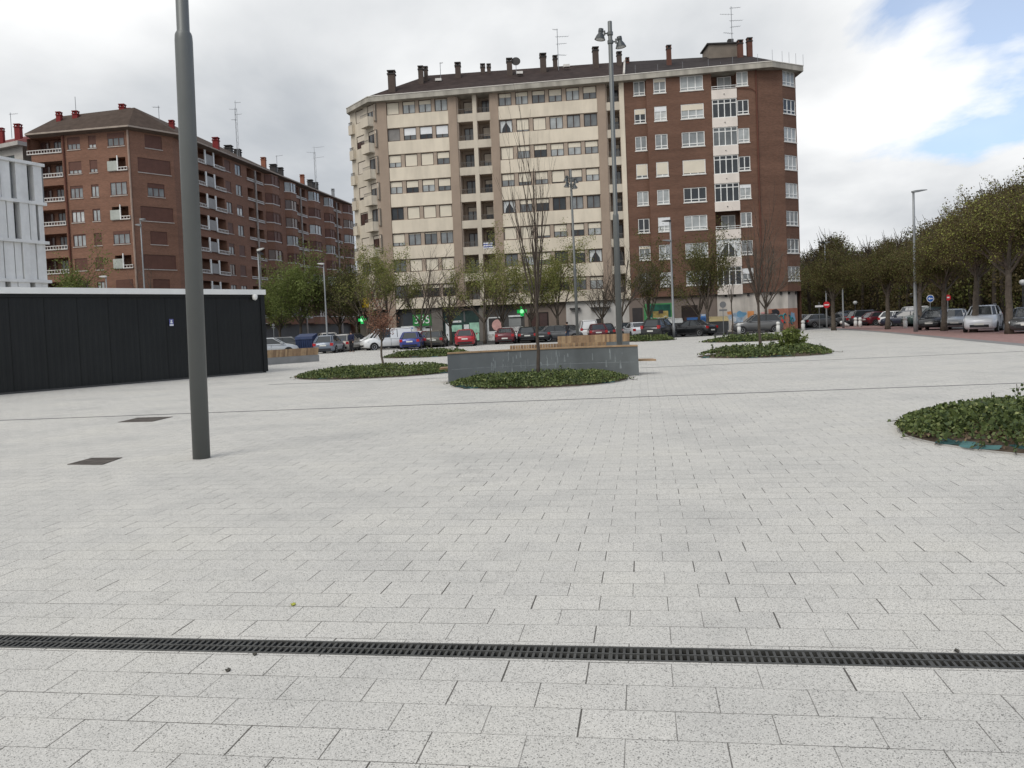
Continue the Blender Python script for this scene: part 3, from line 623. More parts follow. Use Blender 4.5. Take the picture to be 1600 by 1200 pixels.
for o in balops:
    u0, u1, z0, z1 = o; P = fb.p; r0, r1 = -0.16, -1.3
    for qd in ((P(u0, r0, z0), P(u0, r0, z1), P(u0, r1, z1), P(u0, r1, z0)), (P(u1, r0, z0), P(u1, r1, z0), P(u1, r1, z1), P(u1, r0, z1)), (P(u0, r0, z0), P(u0, r1, z0), P(u1, r1, z0), P(u1, r0, z0)), (P(u0, r0, z1), P(u1, r0, z1), P(u1, r1, z1), P(u0, r1, z1)), (P(u0, r1, z0), P(u0, r1, z1), P(u1, r1, z1), P(u1, r1, z0))):
        wl.quad(*qd, brick)
wl.wall(f1, 0, L1, SOF, WT, [], brick)
ops4 = [(f2.uu(1223.0, 130), f2.uu(1242.0, 130), ZC[k] - .76, ZC[k] + .74) for k in range(8)]
wl.wall(f2, 0, L2, SOF, WT, ops4, brick, 0.16)
p3 = f2.p(L2, 0, 0); p4 = p3 + Vector((-1.5, 13, 0)); p5 = fc.p(uJ2, -14, 0)
for a, b in ((p3, p4), (p4, p5)): wl.quad(Vector((a.x, a.y, 0)), Vector((b.x, b.y, 0)), Vector((b.x, b.y, WT)), Vector((a.x, a.y, WT)), brick)
wl.poly([fb.p(u0b, 0, SOF), fb.p(uR, 0, SOF), f1.p(L1, 0, SOF), f2.p(L2, 0, SOF), Vector((p3.x, p3.y + 2, SOF)), fb.p(u0b, -2, SOF)][::-1], conc)
wl.build("wall", bb)
PW = {0: ['curtain', 'pale', 'dark', 'mid'], 1: ['curtain', 'mid', 'dark', 'curtain'], 2: ['curtain', 'mid', 'dark']}
sh_n = {(0, 1): .35, (0, 3): .85, (1, 1): .42, (1, 3): .9, (0, 5): .6, (2, 7): .4}
for (o, j, k) in wb:
    window(bb, fb, *o, 'white', [2, 3, 2][j], rnd.choice(PW[j]), sh_n.get((j, k), 0 if rnd.random() < .7 else .25), 'white' if rnd.random() < .5 else 'cream', 0.13, 'white', .2)
for k, o in enumerate(opsr): window(bb, fc, *o, 'white', 2, ['mid', 'dark', 'mid', 'grey', 'curtain', 'dark', 'mid', 'mid'][k], [0, .38, 0, .8, 0, 0, .2, 0][k], 'cream', 0.13, 'white', .2)
for k, o in enumerate(ops4): window(bb, f2, *o, 'white', 3, rnd.choice(['curtain', 'mid', 'dark']), 0, 'cream', 0.13, 'white', .25)
wpan = mat("white_balcony_panel", (0.72, 0.655, 0.595), 0.8, var=0.05, scale=.5, streak=.08)
for k, o in enumerate(balops):
    d = MB(OFB); zb = ZC[k] - .95; d.fbox(fb, o[0] - .03, o[1] + .03, -.12, .10, zb - 0.96, zb, wpan)
    d.tube([fb.p((o[0] + o[1]) / 2, .1, zb - .5), fb.p((o[0] + o[1]) / 2, .2, zb - .5)], .05, chcap, 6); d.build("balcony_panel", bb)
    if k in (0, 5):
        d = MB(OFB)
        for zz_ in (.12, .34): d.fbox(fb, o[0], o[1], -.02, .03, zb + zz_, zb + zz_ + .05, FR['white'])
        for uq in (o[0] + .02, (o[0] + o[1]) / 2, o[1] - .05): d.fbox(fb, uq, uq + .035, -.015, .025, zb, zb + .12, FR['white']); d.fbox(fb, uq, uq + .035, -.015, .025, zb + .17, zb + .34, FR['white'])
        d.build("balcony_rail", bb)
        fi = fb.off(-1.15); window(bb, fi, o[0] + .7, o[1] - .35, zb + .02, zb + 1.6, 'white', 2, 'curtain' if k == 0 else 'mid', 0, rec=.1, name="balcony_door")
    else:
        window(bb, fb, o[0] + .01, o[1] - .01, zb + .002, ZC[k] + .94, 'white', 4, ['dark', 'dark', 'grey', 'dark', 'dark', 'grey', 'tied', 'dark'][k], 0, rec=.06, tran=.78, name="balcony_glazing")
dp = MB(OFB); dp.tube([f1.p(.15, .1, WT - .1), f1.p(.15, .1, SOF)], .07, brickred, 6); dp.tube([fb.p(uc(1178) - 2.0 + 0, .08, ZC[0] - .9), fb.p(uR - .3, .1, ZC[0] - 1.1), f1.p(.12, .12, ZC[0] - 1.5)], .035, brickred, 5); dp.build("drainpipe", bb)
# --- ground floors
fg = fc.off(-0.6)
def gg(px, py=505): return fg.hit(px, py)
def gbox(b, x0, y0, x1, y1, n0, n1, m, fr=None):
    fr = fr or fg; (ua, za), (ub2, zb) = fr.hit(x0, y1), fr.hit(x1, y0); ua2 = fr.hit(x0, (y0 + y1) / 2)[0]
    zt = fr.hit((x0 + x1) / 2, y0)[1]; zl = max(0.02, fr.hit((x0 + x1) / 2, y1)[1]) if y1 < 540 else 0.0
    b.fbox(fr, ua2, fr.hit(x1, (y0 + y1) / 2)[0], n0, n1, zl, zt, m)
gf = MB(OFF); taupe = mat("taupe_render", (0.235, 0.19, 0.16), 0.9, var=.08); wsh = mat("white_shopfront", (0.62, 0.60, 0.57), 0.8, var=.08, scale=.8, streak=.15)
gf.fbox(fg, 0.3, fg.uu(820, 505), -.3, 0, 0, SOF, dkgrey); gf.fbox(fg, fg.uu(820, 505), fg.uu(885.5, 505), -.3, 0.1, 0, SOF, taupe); gf.fbox(fg, fg.uu(885.5, 505), uJ, -.3, .3, 0, SOF - .02, wsh)
gf.build("ground_floor_wall", cb)
pil = mat("grey_stone_pier", (0.17, 0.155, 0.14), 0.85)
for a, b in ((676, 693), (750, 760.5)): d = MB(OFF); gbox(d, a, 480, b, 545, .003, .35, pil); d.build("pier", cb)
grn = mat("shop_green", (0.03, 0.20, 0.05), 0.5, emit=(0.03, 0.3, 0.06, 0.03)); wht = mat("poster_white", (0.72, 0.74, 0.74), 0.6); lgr = mat("poster_pale_green", (0.34, 0.58, 0.45), 0.6, var=.3, scale=1.5)
def shop(name, par, rects, frame=None, off_=OFF):
    r0 = rects[0]; d = MB(off_); gbox(d, *r0[:4], *r0[4:6], r0[6], frame); o = d.build(name, par)
    for r in rects[1:]:
        d = MB(off_); gbox(d, *r[:4], *r[4:6], r[6], frame); d.build(r[7], o)
    return o
blu = mat("poster_blue", (0.12, 0.25, 0.5), .6); redm = mat("poster_red", (.45, .03, .04), .6); skin_b = mat("poster_pink", (.62, .36, .33), .7, var=.2); drkp = mat("poster_dark", (.05, .045, .045), .6)
shop("shop_window", cb, [(631, 488, 675, 546, .003, .05, PANES['dark']), (627, 509, 675, 520, .055, .08, wht, "poster"), (629, 512, 646, 514, .085, .09, blu, "poster"), (652, 511, 659, 519, .085, .09, skin_b, "poster"), (665, 511, 674, 513, .085, .09, drkp, "poster")])
sg = shop("shop_sign", cb, [(646.5, 491.5, 675, 509, .2, .4, grn)])
def text(body, fr, u, n, z, size, m, par, off_, name="lettering", ext=0.01):
    cu = bpy.data.curves.new(name, 'FONT'); cu.body = body; cu.size = size; cu.extrude = ext; cu.materials.append(m); cu.align_x = 'CENTER'; cu.align_y = 'CENTER'
    tmp = bpy.data.objects.new("tmp_text", cu); col.objects.link(tmp); bpy.context.view_layer.update()
    me = bpy.data.meshes.new_from_object(tmp.evaluated_get(bpy.context.evaluated_depsgraph_get())); bpy.data.objects.remove(tmp)
    o = link(name, me, par, fr.p(u, n, z) - off_); o.rotation_euler = (R(90), 0, fr.rot()); return o
wlet = mat("white_lettering", (0.75, 0.8, 0.76), .5)
u_, z_ = fg.hit(661, 500); text("365", fg, u_, .415, z_, 1.25, wlet, sg, OFF)
shop("shop_window", cb, [(694, 486, 750, 546, .003, .05, PANES['green']), (697, 505, 702, 532, .055, .07, wht, "poster"), (705, 501, 721, 504, .055, .07, wht, "poster"), (705, 508, 722, 518, .055, .07, lgr, "poster"), (725, 507, 733, 514, .055, .07, wht, "poster"), (734, 504, 749, 520, .055, .07, lgr, "poster"), (726, 521, 749, 532, .055, .07, lgr, "poster"), (724.5, 486, 727, 503, .055, .1, FR['grey'], "mullion")])
pw = shop("advert_panel", cb, [(761, 495.5, 786, 532, .003, .06, wht), (764, 497, 786, 517, .065, .08, drkp, "poster"), (762, 522, 785, 531.5, .065, .075, mat("poster_print", (.5, .5, .48), .6, var=.4, scale=5), "poster")])
d = MB(OFF); u_, z_ = fg.hit(777.5, 508)
d.add([fg.p(u_ + .62 * math.cos(t), .09, z_ + .62 * math.sin(t)) for t in [2 * math.pi * k / 20 for k in range(20)]], [tuple(range(20))], skin_b); d.build("poster", pw)
shop("shop_door", cb, [(796, 494, 815, 546, .003, .06, mat("roller_grey", (.26, .27, .27), .6)), (795, 492.5, 816, 495, .07, .2, wht, "awning_box")])
shop("portal", cb, [(826.5, 488, 858, 546, .103, .12, mat("portal_dark", (.03, .022, .02), .4)), (829, 489.5, 841, 546, .125, .15, PANES['brown'], "door"), (844, 489.5, 856, 546, .125, .15, PANES['brown'], "door")])
d = MB(OFF); 
for a in ((891, 481, 907, 483), (923, 479.5, 953, 482)): gbox(d, *a, .31, .75, chcap)
d.build("canopy", cb)
d = MB(OFF); gbox(d, 932, 498, 940.5, 510.5, .302, .33, drkp); d.build("shop_hatch", cb)
d = MB(OFF)
for px, py, pw_ in ((903, 512, 10), (948, 514, 8), (892, 513, 6)):
    for q in range(7):
        (ua, za) = fg.hit(px - pw_ / 2 + q * pw_ / 6, py + (q % 3) * 1.5); (ub3, zb3) = fg.hit(px - pw_ / 2 + (q + 1.4) * pw_ / 6, py + ((q * 2) % 4) * 1.5 - 2)
        d.tube([fg.p(ua, .305, za), fg.p(ub3, .305, zb3)], .035, drkp, 4)
d.build("graffiti_tag", cb)
# yellow sign on the cream corner
d = MB(OFF); f_ = fl; a = f_.hit(568, 466); b = f_.hit(580, 480); d.fbox(f_, f_.uu(568, 470), f_.uu(580, 470), .15, .4, b[1], a[1], mat("sign_yellow", (.62, .42, .02), .5)); d.build("yellow_sign", cb)
# brick block ground floor
fgb = fb.off(-0.35)
gf = MB(OFB); taupe2 = mat("taupe_panel", (0.215, 0.175, 0.15), 0.9, var=.08, scale=.6); gf.fbox(fgb, fgb.uu(983.5, 500), fgb.uu(1121, 500), -.3, 0, 0, SOF, taupe2); gf.build("ground_floor_wall", bb)
shop("door", bb, [(989, 481, 1005, 546, .003, .04, drkp)], fgb, OFB)
gw = shop("green_shopfront", bb, [(1007, 474, 1051, 546, .003, .12, mat("shopfront_green", (.07, .27, .10), .6, var=.3, scale=.8)), (1014, 476, 1048, 510, .125, .14, mat("shopfront_darkgreen", (.02, .10, .07), .6, var=.4, scale=1), "poster"), (1020, 486, 1044, 497, .145, .15, mat("shopfront_ochre", (.34, .26, .09), .6, var=.5, scale=2), "poster"), (1029, 484, 1036, 490, .155, .16, drkp, "poster")], fgb, OFB)
u_, z_ = fgb.hit(1030.5, 497.5); text("TarrenCas", fgb, u_, .175, z_, .62, wlet, gw, OFB, ext=.01)
shop("portal", bb, [(1065.5, 477, 1091, 546, .003, .03, mat("portal_dark", (.03, .022, .02), .4)), (1070, 495, 1090, 546, .035, .06, PANES['brown'], "door")], fgb, OFB)
shop("shop_window", bb, [(1095, 491, 1103, 500, .003, .04, blu), (1096, 491.5, 1102, 493, .045, .05, wht, "poster")], fgb, OFB)
fw = fb.off(-0.25); f1w = f1.off(-.25); f2w = f2.off(-.35)
wwall = mat("stained_white_wall", (0.60, 0.555, 0.50), 0.9, var=.10, scale=.9, streak=.28); dado = mat("terracotta_dado", (0.40, 0.18, 0.125), 0.85, var=.18, scale=2)
gf = MB(OFB); gf.fbox(fw, fw.uu(1121.5, 500), uR, -.3, 0, 0, SOF, wwall); gf.fbox(f1w, -.02, L1 + .1, -.3, -.005, 0, SOF, wwall); gf.fbox(f2w, .0, L2 - .25, -.3, 0, 0, SOF, wwall); gf.build("ground_floor_side_wall", bb)
d = MB(OFB); z_ = f1w.hit(1210, 482.5)[1]; d.fbox(f1w, f1w.uu(1201, 500), L1 + .08, .0, .012, 0, z_, dado); d.fbox(f2w, 0.05, L2 - .24, .003, .02, 0, z_, dado)
d.fbox(f1w, f1w.uu(1162, 500), f1w.uu(1201, 500) - .004, .0, .01, 0, .55, dado); d.build("painted_dado", bb)
# murals
mural = MB(OFB); mural.fbox(fw, fw.uu(1128, 500), fw.uu(1134, 500), 0.001, .004, .9, 1.2, mat("paint_pale", (.6, .62, .64), .8)); mural = mural.build("graffiti_mural", bb)
def blob(b, fr, px, py, rx, ry, m, seed, n=.02, k=14, off_=0):
    b = MB(OFB)
    r_ = random.Random(seed); u_, z_ = fr.hit(px, py); s = 86 / F
    pts = []
    for q in range(k):
        t = 2 * math.pi * q / k; rr = 1 + r_.uniform(-.28, .28); pts.append(fr.p(u_ + rx * s * rr * math.cos(t), n, max(.1, z_ + ry * s * rr * math.sin(t))))
    b.poly(pts, m); b.build("painted_patch", mural)
gb1 = mat("paint_greyblue", (.30, .38, .47), .8, var=.35, scale=2.5); gb2 = mat("paint_blue", (.14, .30, .45), .8, var=.2); go = mat("paint_orange", (.62, .27, .10), .8); gk = mat("paint_black", (.035, .035, .04), .8); gt = mat("paint_teal", (.04, .24, .27), .8); gpk = mat("paint_pink", (.65, .35, .33), .8)
d = MB(OFB); blob(d, fw, 1152, 497, 13, 9, gb1, 1, .004); blob(d, fw, 1158, 491, 7, 5, gb2, 2, .007); blob(d, fw, 1146, 499, 5, 4, mat("paint_pale", (.6, .62, .64), .8), 3, .011); blob(d, fw, 1140, 489, 4, 3, go, 9, .011)
u_, z_ = fw.hit(1173, 491); d.fbox(fw, u_ - .33, u_ + .33, .002, .012, z_ - .35, z_ + .33, go); d.build("painted_patch", mural)
blob(d, f1w, 1193, 489, 4, 2, gpk, 4, .016); blob(d, f1w, 1211, 490, 7, 6, gk, 5, .022); blob(d, f1w, 1211, 493, 3.6, 3, mat("paint_pale", (.6, .62, .64), .8), 6, .028); blob(d, f2w, 1238, 496, 7, 9, mat("paint_lightblue", (.24, .40, .55), .8), 7, .03)
for i, (px, py, rx, ry) in enumerate([(1220, 498, 4.5, 6), (1226, 497, 4, 7), (1232, 498, 4, 6), (1237, 501, 3, 5)]):
    fr = f1w if px < 1222 else f2w; u_, z_ = fr.hit(px, py); s = 86 / F
    d = MB(OFB); d.tube([fr.p(u_ + rx * s * math.cos(t), .05, max(.15, z_ + ry * s * math.sin(t))) for t in [k * .5 for k in range(-1, 11)]], .07, gt, 4); d.build("painted_letter", mural)
d = MB(OFB)
for px in (1134, 1148, 1169, 1183, 1204, 1220, 1232, 1243): 
    fr = fw if px < 1178 else f1w if px < 1222 else f2w; u_ = fr.uu(px, 457); d.fbox(fr, u_ - .12, u_ + .12, .003, .12, SOF - .32, SOF - .06, chcap)
d.build("wall_vents", bb)

# ------------------------------------------------------------------ red-brown block on the left
hE = 26.3
LA, LB, LC, LD = [ath(*p, hE) for p in ((38, 209), (200, 195), (278, 208), (552, 319))]
lb = empty("apartment_building", Vector((-52, 112, 0)), "long reddish brown apartment block with hipped roof and red chimneys receding behind the pavilion", "apartment block")
OL = lb.location.copy()
def inset(P, Q, d): 
    u = (Q - P); u.z = 0; u.normalize(); n = Vector((u.y, -u.x, 0)); return P - n * d, Q - n * d
def isect(a, b, c, d):
    x1, y1, x2, y2, x3, y3, x4, y4 = a.x, a.y, b.x, b.y, c.x, c.y, d.x, d.y
    den = (x1 - x2) * (y3 - y4) - (y1 - y2) * (x3 - x4); A_ = x1 * y2 - y1 * x2; B_ = x3 * y4 - y3 * x4
    return Vector(((A_ * (x3 - x4) - (x1 - x2) * B_) / den, (A_ * (y3 - y4) - (y1 - y2) * B_) / den, 0))
a1, a2 = inset(LA, LB, .9); b1, b2 = inset(LB, LC, .9); d1, d2 = inset(LC, LD, .9)
WB, WC_ = isect(a1, a2, b1, b2), isect(b1, b2, d1, d2); WA = Vector((a1.x, a1.y, 0)); WD = Vector((d2.x, d2.y, 0))
# carry the left facade on a little beyond the eave end
fa = Fr(WA.x, WA.y, WB.x - WA.x, WB.y - WA.y); LAl = (WB - WA).length
fbb = Fr(WB.x, WB.y, WC_.x - WB.x, WC_.y - WB.y); LBl = (WC_ - WB).length
fcc = Fr(WC_.x, WC_.y, WD.x - WC_.x, WD.y - WC_.y); LCl = (WD - WC_).length
ztop = fa.hit(145, 221.6)[1]; zbot = fa.hit(152, 412)[1]; ZL = [ztop - (ztop - zbot) / 5 * k for k in range(8)]; WTL = hE - 0.35
lbr = brickmat("red_brown_brick", (0.235, 0.120, 0.080), (0.20, 0.14, 0.11), 0.14)
lbr2 = lbr
lroof = mat("left_roof_tiles", (0.072, 0.052, 0.041), 0.9, 0.15, var=.2, scale=1.5, bump=.5, bscale=6)
redch = mat("red_chimney", (0.20, 0.025, 0.025), .8, var=.1); wrail = mat("white_rail_stone", (0.60, 0.57, 0.54), .7, var=.1)
rnd = random.Random(5)
opA, opB, opC = [], [], []; items = []
ua = lambda px: fa.uu(px, 225)
for k in range(8):
    z = ZL[k]
    opA += [(ua(105), ua(125), z - .72, z + .72), (ua(138), ua(150), z - .72, z + .72), (ua(168.5), ua(194.5), z - .72, z + .8), (ua(42), ua(95.5), z - .95, z + .95)]
    items += [('A', ua(105), ua(125), z - .72, z + .72, 3, k), ('A', ua(138), ua(150), z - .72, z + .72, 2, k)]
ub_ = lambda px: fbb.uu(px, 235)
for k in range(8):
    z = ZL[k]
    o = (ub_(227), ub_(253.5), z - .75, z + .8) if k % 2 == 0 else (ub_(214), ub_(265), z - .85, z + .85); opB.append(o); items.append(('B', *o, 3 if k % 2 == 0 else 4, k))
uq = lambda px: fcc.uu(px, 290)
cols = [('log', 308, 350), ('win', 352.5, 361, 2), ('win', 368.5, 377.5, 2), ('lg2', 386.5, 396, 0), ('lg2', 400, 409, 0), ('bay', 413.5, 432), ('slot', 433.8, 437), ('bay', 443.5, 458.5), ('lg2', 459.5, 465.5, 0), ('lg2', 468.5, 476, 0), ('bay', 480, 495), ('slot', 496.5, 499), ('bay', 504, 516), ('lg2', 517, 521.5, 0), ('lg2', 524, 529, 0), ('bay', 533.5, 546)]
bays = []
for k in range(8):
    z = ZL[k]
    for c_ in cols:
        a, b = uq(c_[1]), uq(c_[2])
        if c_[0] == 'log': opC.append((a, b, z - .95, z + .95))
        elif c_[0] == 'win': opC.append((a, b, z - .75, z + .72)); items.append(('C', a, b, z - .75, z + .72, 2, k))
        elif c_[0] == 'lg2': opC.append((a, b, z - .95, z + .8))
        elif c_[0] == 'slot': opC.append((a, b, z - .7, z + .8))
        else: bays.append((a, b, z, k))
wl = MB(OL); wl.wall(fa, 0, LAl, 0, WTL, opA, lbr, .18); wl.wall(fbb, 0, LBl, 0, WTL, opB, lbr, .18); wl.wall(fcc, 0, LCl, 3.4, WTL, opC, lbr, .18)
def deep(b, fr, o, d, m, mb):
    u0, u1, z0, z1 = o[:4]; P = fr.p; r0, r1 = -.18, -d
    b.quad(P(u0, r0, z0), P(u0, r0, z1), P(u0, r1, z1), P(u0, r1, z0), m); b.quad(P(u1, r0, z0), P(u1, r1, z0), P(u1, r1, z1), P(u1, r0, z1), m)
    b.quad(P(u0, r0, z0), P(u0, r1, z0), P(u1, r1, z0), P(u1, r0, z0), m); b.quad(P(u0, r0, z1), P(u1, r0, z1), P(u1, r1, z1), P(u0, r1, z1), m); b.quad(P(u0, r1, z0), P(u0, r1, z1), P(u1, r1, z1), P(u1, r1, z0), mb)
for o in opA:
    if o[1] - o[0] > 3.5 or abs(o[0] - ua(168.5)) < .01: deep(wl, fa, o, 1.5, lbr, lbr)
for o in opC: 
    if (o[2] - int(o[2])) is not None and not any(abs(o[0] - uq(x)) < .01 for x in (352.5, 368.5)): deep(wl, fcc, o, 1.4, lbr, lbr)
wl.fbox(fcc, 0, LCl, -14, -.8, 0, 3.4, dkgrey)
E = WD + fcc.n * -12; wl.quad(Vector((WD.x, WD.y, 0)), Vector((E.x, E.y, 0)), Vector((E.x, E.y, WTL)), Vector((WD.x, WD.y, WTL)), lbr)
wl.quad(fa.p(0, -12, 0), fa.p(0, 0, 0), fa.p(0, 0, WTL), fa.p(0, -12, WTL), lbr)
wl.build("wall", lb)
frs = {'A': fa, 'B': fbb, 'C': fcc}
for (f_, a, b, z0, z1, pn_, k) in items:
    shv = rnd.choice([0, 0, .3, 1, 1]) if f_ != 'B' else [1, 1, .35, 1, 1, 1, 1, 1][k]
    if f_ == 'A' and k < 6: shv = ({3: [.55, .7, .2, .15, .1, 1], 2: [.7, .7, .15, .1, 1, 1]}[pn_])[k]
    window(lb, frs[f_], a, b, z0, z1, 'maroon', pn_, rnd.choice(['pale', 'curtain', 'mid', 'brown']), shv, 'maroon', .14, 'stone')
# bay windows on the long side
for (a, b, z, k) in bays:
    d = MB(OL); dep = .75; c_ = .22 * (b - a)
    ring = [fcc.p(a, .003, 0), fcc.p(a + c_, dep, 0), fcc.p(b - c_, dep, 0), fcc.p(b, .003, 0)]
    for z0, z1, m, g_ in ((z - 2.0, z - .75, lbr, 0), (z - .75, z - .63, wrail, .06), (z + .8, z + .93, lbr, 0)):
        rr = [p - fcc.n * 0 for p in ring]
        if g_: rr = [fcc.p(a - g_, .003, 0), fcc.p(a + c_ - g_ * .5, dep + g_, 0), fcc.p(b - c_ + g_ * .5, dep + g_, 0), fcc.p(b + g_, .003, 0)]
        d.prism(rr, z0, z1, m)
    ob = d.build("bay", lb)
    shu = rnd.random() < .45
    gl = MB(OL); gm = SHU['maroon'] if shu else PANES[rnd.choice(['curtain', 'mid', 'brown', 'brown', 'grey'])]
    r2 = [fcc.p(a + .06, .01, 0), fcc.p(a + c_, dep - .06, 0), fcc.p(b - c_, dep - .06, 0), fcc.p(b - .06, .01, 0)]
    gl.prism(r2, z - .62, z + .79, gm); gl.build("pane", ob)
    fm = MB(OL)
    for p in (ring[0] + fcc.n * .03 + fcc.u * .06, ring[1] - fcc.n * .03, ring[2] - fcc.n * .03, ring[3] + fcc.n * .03 - fcc.u * .06, (ring[1] + ring[2]) / 2 - fcc.n * .03): fm.tube([p + Vector((0, 0, z - .62)), p + Vector((0, 0, z + .8))], .06, FR['maroon'], 4)
    fm.build("bay_frame", ob)
# balcony parapets and rails on the loggias
def rail(fr, a, b, z, n=0.05, hh=.42, m=wrail):
    d = MB(OL); d.fbox(fr, a - .05, b + .05, n - .06, n + .06, z, z + .12, m); d.fbox(fr, a - .05, b + .05, n - .05, n + .05, z + hh, z + hh + .09, m)
    nb = max(3, int((b - a) / .35))
    for q in range(nb + 1): u = a + (b - a) * q / nb; d.fbox(fr, u - .03, u + .03, n - .035, n + .035, z + .12, z + hh, m)
    d.build("balcony_rail", lb)
for k in range(8):
    z = ZL[k] - .95
    rail(fa, ua(42), ua(95.5), z); window(lb, fa.off(-1.3), ua(50), ua(64), z + .02, z + 1.7, 'maroon', 2, 'brown', 0, rec=.1, name="balcony_door"); window(lb, fa.off(-1.3), ua(72), ua(84), z + .02, z + 1.7, 'maroon', 2, 'grey', 0, rec=.1, name="balcony_door")
    if k % 2:
        rail(fa, ua(168.5), ua(197), z + .2, .1, .35); d = MB(OL); d.fbox(fa, ua(167), ua(182), .12, .2, z + .25, z + 1.35, mat("frosted_panel", (.40, .42, .38), .4)); d.fbox(fa, ua(182), ua(183.5), .1, .2, z + .2, z + 1.95, FR['white']); d.build("balcony_screen", lb)
    else: window(lb, fa, ua(168.5), ua(194.5), ZL[k] - .72, ZL[k] + .8, 'maroon', 3, ['grey', 'mid', 'mid', 'brown'][k // 2], [.4, 0, .25, .8][k // 2], 'maroon', .05, 'stone', name="bay_window")
    # long side
    rail(fcc, uq(306), uq(323), z, .1); rail(fcc, uq(334), uq(351.5), z, .1)
    d = MB(OL); d.fbox(fcc, uq(321.5), uq(334.5), .12, .2, z + .1, z + 1.4, mat("grey_screen", (.27, .26, .25), .5)); 
    for px in (320, 333): d.fbox(fcc, uq(px), uq(px) + .3, .1, .22, z + .1, z + 1.9, FR['white'])
    d.build("balcony_screen", lb)
    for (a, b) in ((386, 410), (459, 477), (516.5, 530)): rail(fcc, uq(a), uq(b), z - .05, .08, .3)
for px in (397.5, 467, 522.5):
    d = MB(OL); d.tube([fcc.p(uq(px), .2, WTL - .3), fcc.p(uq(px), .2, 1)], .16, mat("pipe_grey", (.33, .30, .28), .6), 6); d.build("drainpipe", lb)
d = MB(OL); d.tube([fa.p(ua(99.5), .12, WTL), fa.p(ua(99.5), .12, 1)], .12, brickred, 6); d.build("drainpipe", lb)
d = MB(OL); d.tube([fa.p(LAl - .1, .15, WTL), fa.p(LAl - .1, .15, 1)], .12, mat("pipe_tan", (.34, .25, .2), .6), 6); d.build("drainpipe", lb)
# eave slab, roof
ctr = (LA + LD) / 2; BKd = -fcc.n * 15; LAb = LA + Vector((1.0, 14, 0)); LDb = LD + BKd; LBb = isect(LDb, LDb + fcc.u, LAb, LAb + fa.u)
d = MB(OL); z0, z1 = hE - .42, hE; eav = mat("left_eave", (.36, .30, .25), .85)
pts = [LAb, LA, LB, LC, LD, LDb]
for p, q in zip(pts, pts[1:]): d.quad(Vector((p.x, p.y, z1 - .18)), Vector((q.x, q.y, z1 - .18)), Vector((q.x, q.y, z1)), Vector((p.x, p.y, z1)), eav)
soff = mat("left_soffit", (.20, .15, .12), .9)
cl_ = [LAb, LA, LB, LC, LD, LDb, Vector((LBb.x, LBb.y, hE))]
def fan(b, P_, z, m, off_in=0.9):
    b.poly([Vector((p.x, p.y, z)) for p in P_], m)
for p, q, a_, b_ in ((LA, LB, WA, WB), (LB, LC, WB, WC_), (LC, LD, WC_, WD)):
    d.quad(Vector((p.x, p.y, z1 - .18)), Vector((a_.x, a_.y, WTL - .02)), Vector((b_.x, b_.y, WTL - .02)), Vector((q.x, q.y, z1 - .18)), soff)
d.build("eaves", lb)
LR = 29.4
Ra = ath(92, 182, LR); Rb = ath(210, 168, LR); Rc = ath(262, 193, 28.6); Rd = LD.lerp(LDb, .5); Rd.z = LR; Re = Rd
rf = MB(OL); Rb2 = isect(LC + BKd * .5, LC + BKd * .5 + fcc.u, Rb, Rb + Vector((0, 1, 0))) if False else (LC + BKd * .5); Rb2 = Vector((Rb2.x, Rb2.y, LR)); Rb = Vector((Rb.x, Rb.y, LR))
rf.poly([LA, LB, Rb, Ra], lroof); rf.poly([LAb, LA, Ra], lroof); rf.poly([LB, LC, Rb], lroof); rf.poly([LC, LD, Rd, Rb], lroof); rf.poly([LD, LDb, Rd], lroof)
rf.poly([LDb, Vector((LBb.x, LBb.y, hE)), Rb, Rd], lroof); rf.poly([Vector((LBb.x, LBb.y, hE)), LAb, Ra, Rb], lroof)
lrf = rf.build("roof", lb)
for a in [(92, 175, 8, 9, 101), (118, 173.5, 9, 9, 101), (191, 163, 9.5, 16, 101), (202, 169, 6, 8, 104), (268, 188, 8, 10, 104), (337, 215, 10, 12, 112)]: chim_at(lb, lrf, *a, redch, redch)
fri = fcc.off(-6.0)
def yr(px): u_ = fri.uu(px, 260); return fri.p(u_, 0, 0).y
for a in [(357, 227.5, 12, 5), (371, 233.5, 11, 5), (427, 257, 11, 5), (438, 262, 9, 5), (484.5, 281, 9, 5), (493, 285, 8, 5)]: chim_at(lb, lrf, *a, yr(a[0]), chcap, chcap)
terr = mat("terracotta_chimney", (.25, .10, .06), .8)
for a in [(411.5, 246, 8, 7), (472, 273, 7, 6)]: chim_at(lb, lrf, *a, yr(a[0]), terr, terr)
chim_at(lb, lrf, 520, 295, 5, 5, yr(520), metal, metal)
antenna(lb, 371.5, 157, 234, 115, [(0.3, .7, 0.2), (1.2, .9, 3.0), (1.9, .8, .2), (2.6, .7, 2.9)], metal, True)
antenna(lb, 493.5, 229, 284, 141, [(0.2, 1.6, .2), (1.0, 1.3, 3.0), (1.9, 1.5, .1)], metal, True)
antenna(lb, 433, 243, 260, 126, [(0.1, .9, 0.0)], metal)
antenna(lb, 118.5, 151, 172, 102, [], metal); antenna(lb, 249, 165, 190, 104, [(0.2, .8, 2.9)], metal); antenna(lb, 18, 176, 206, 104, [(0.2, .8, .2)], metal)
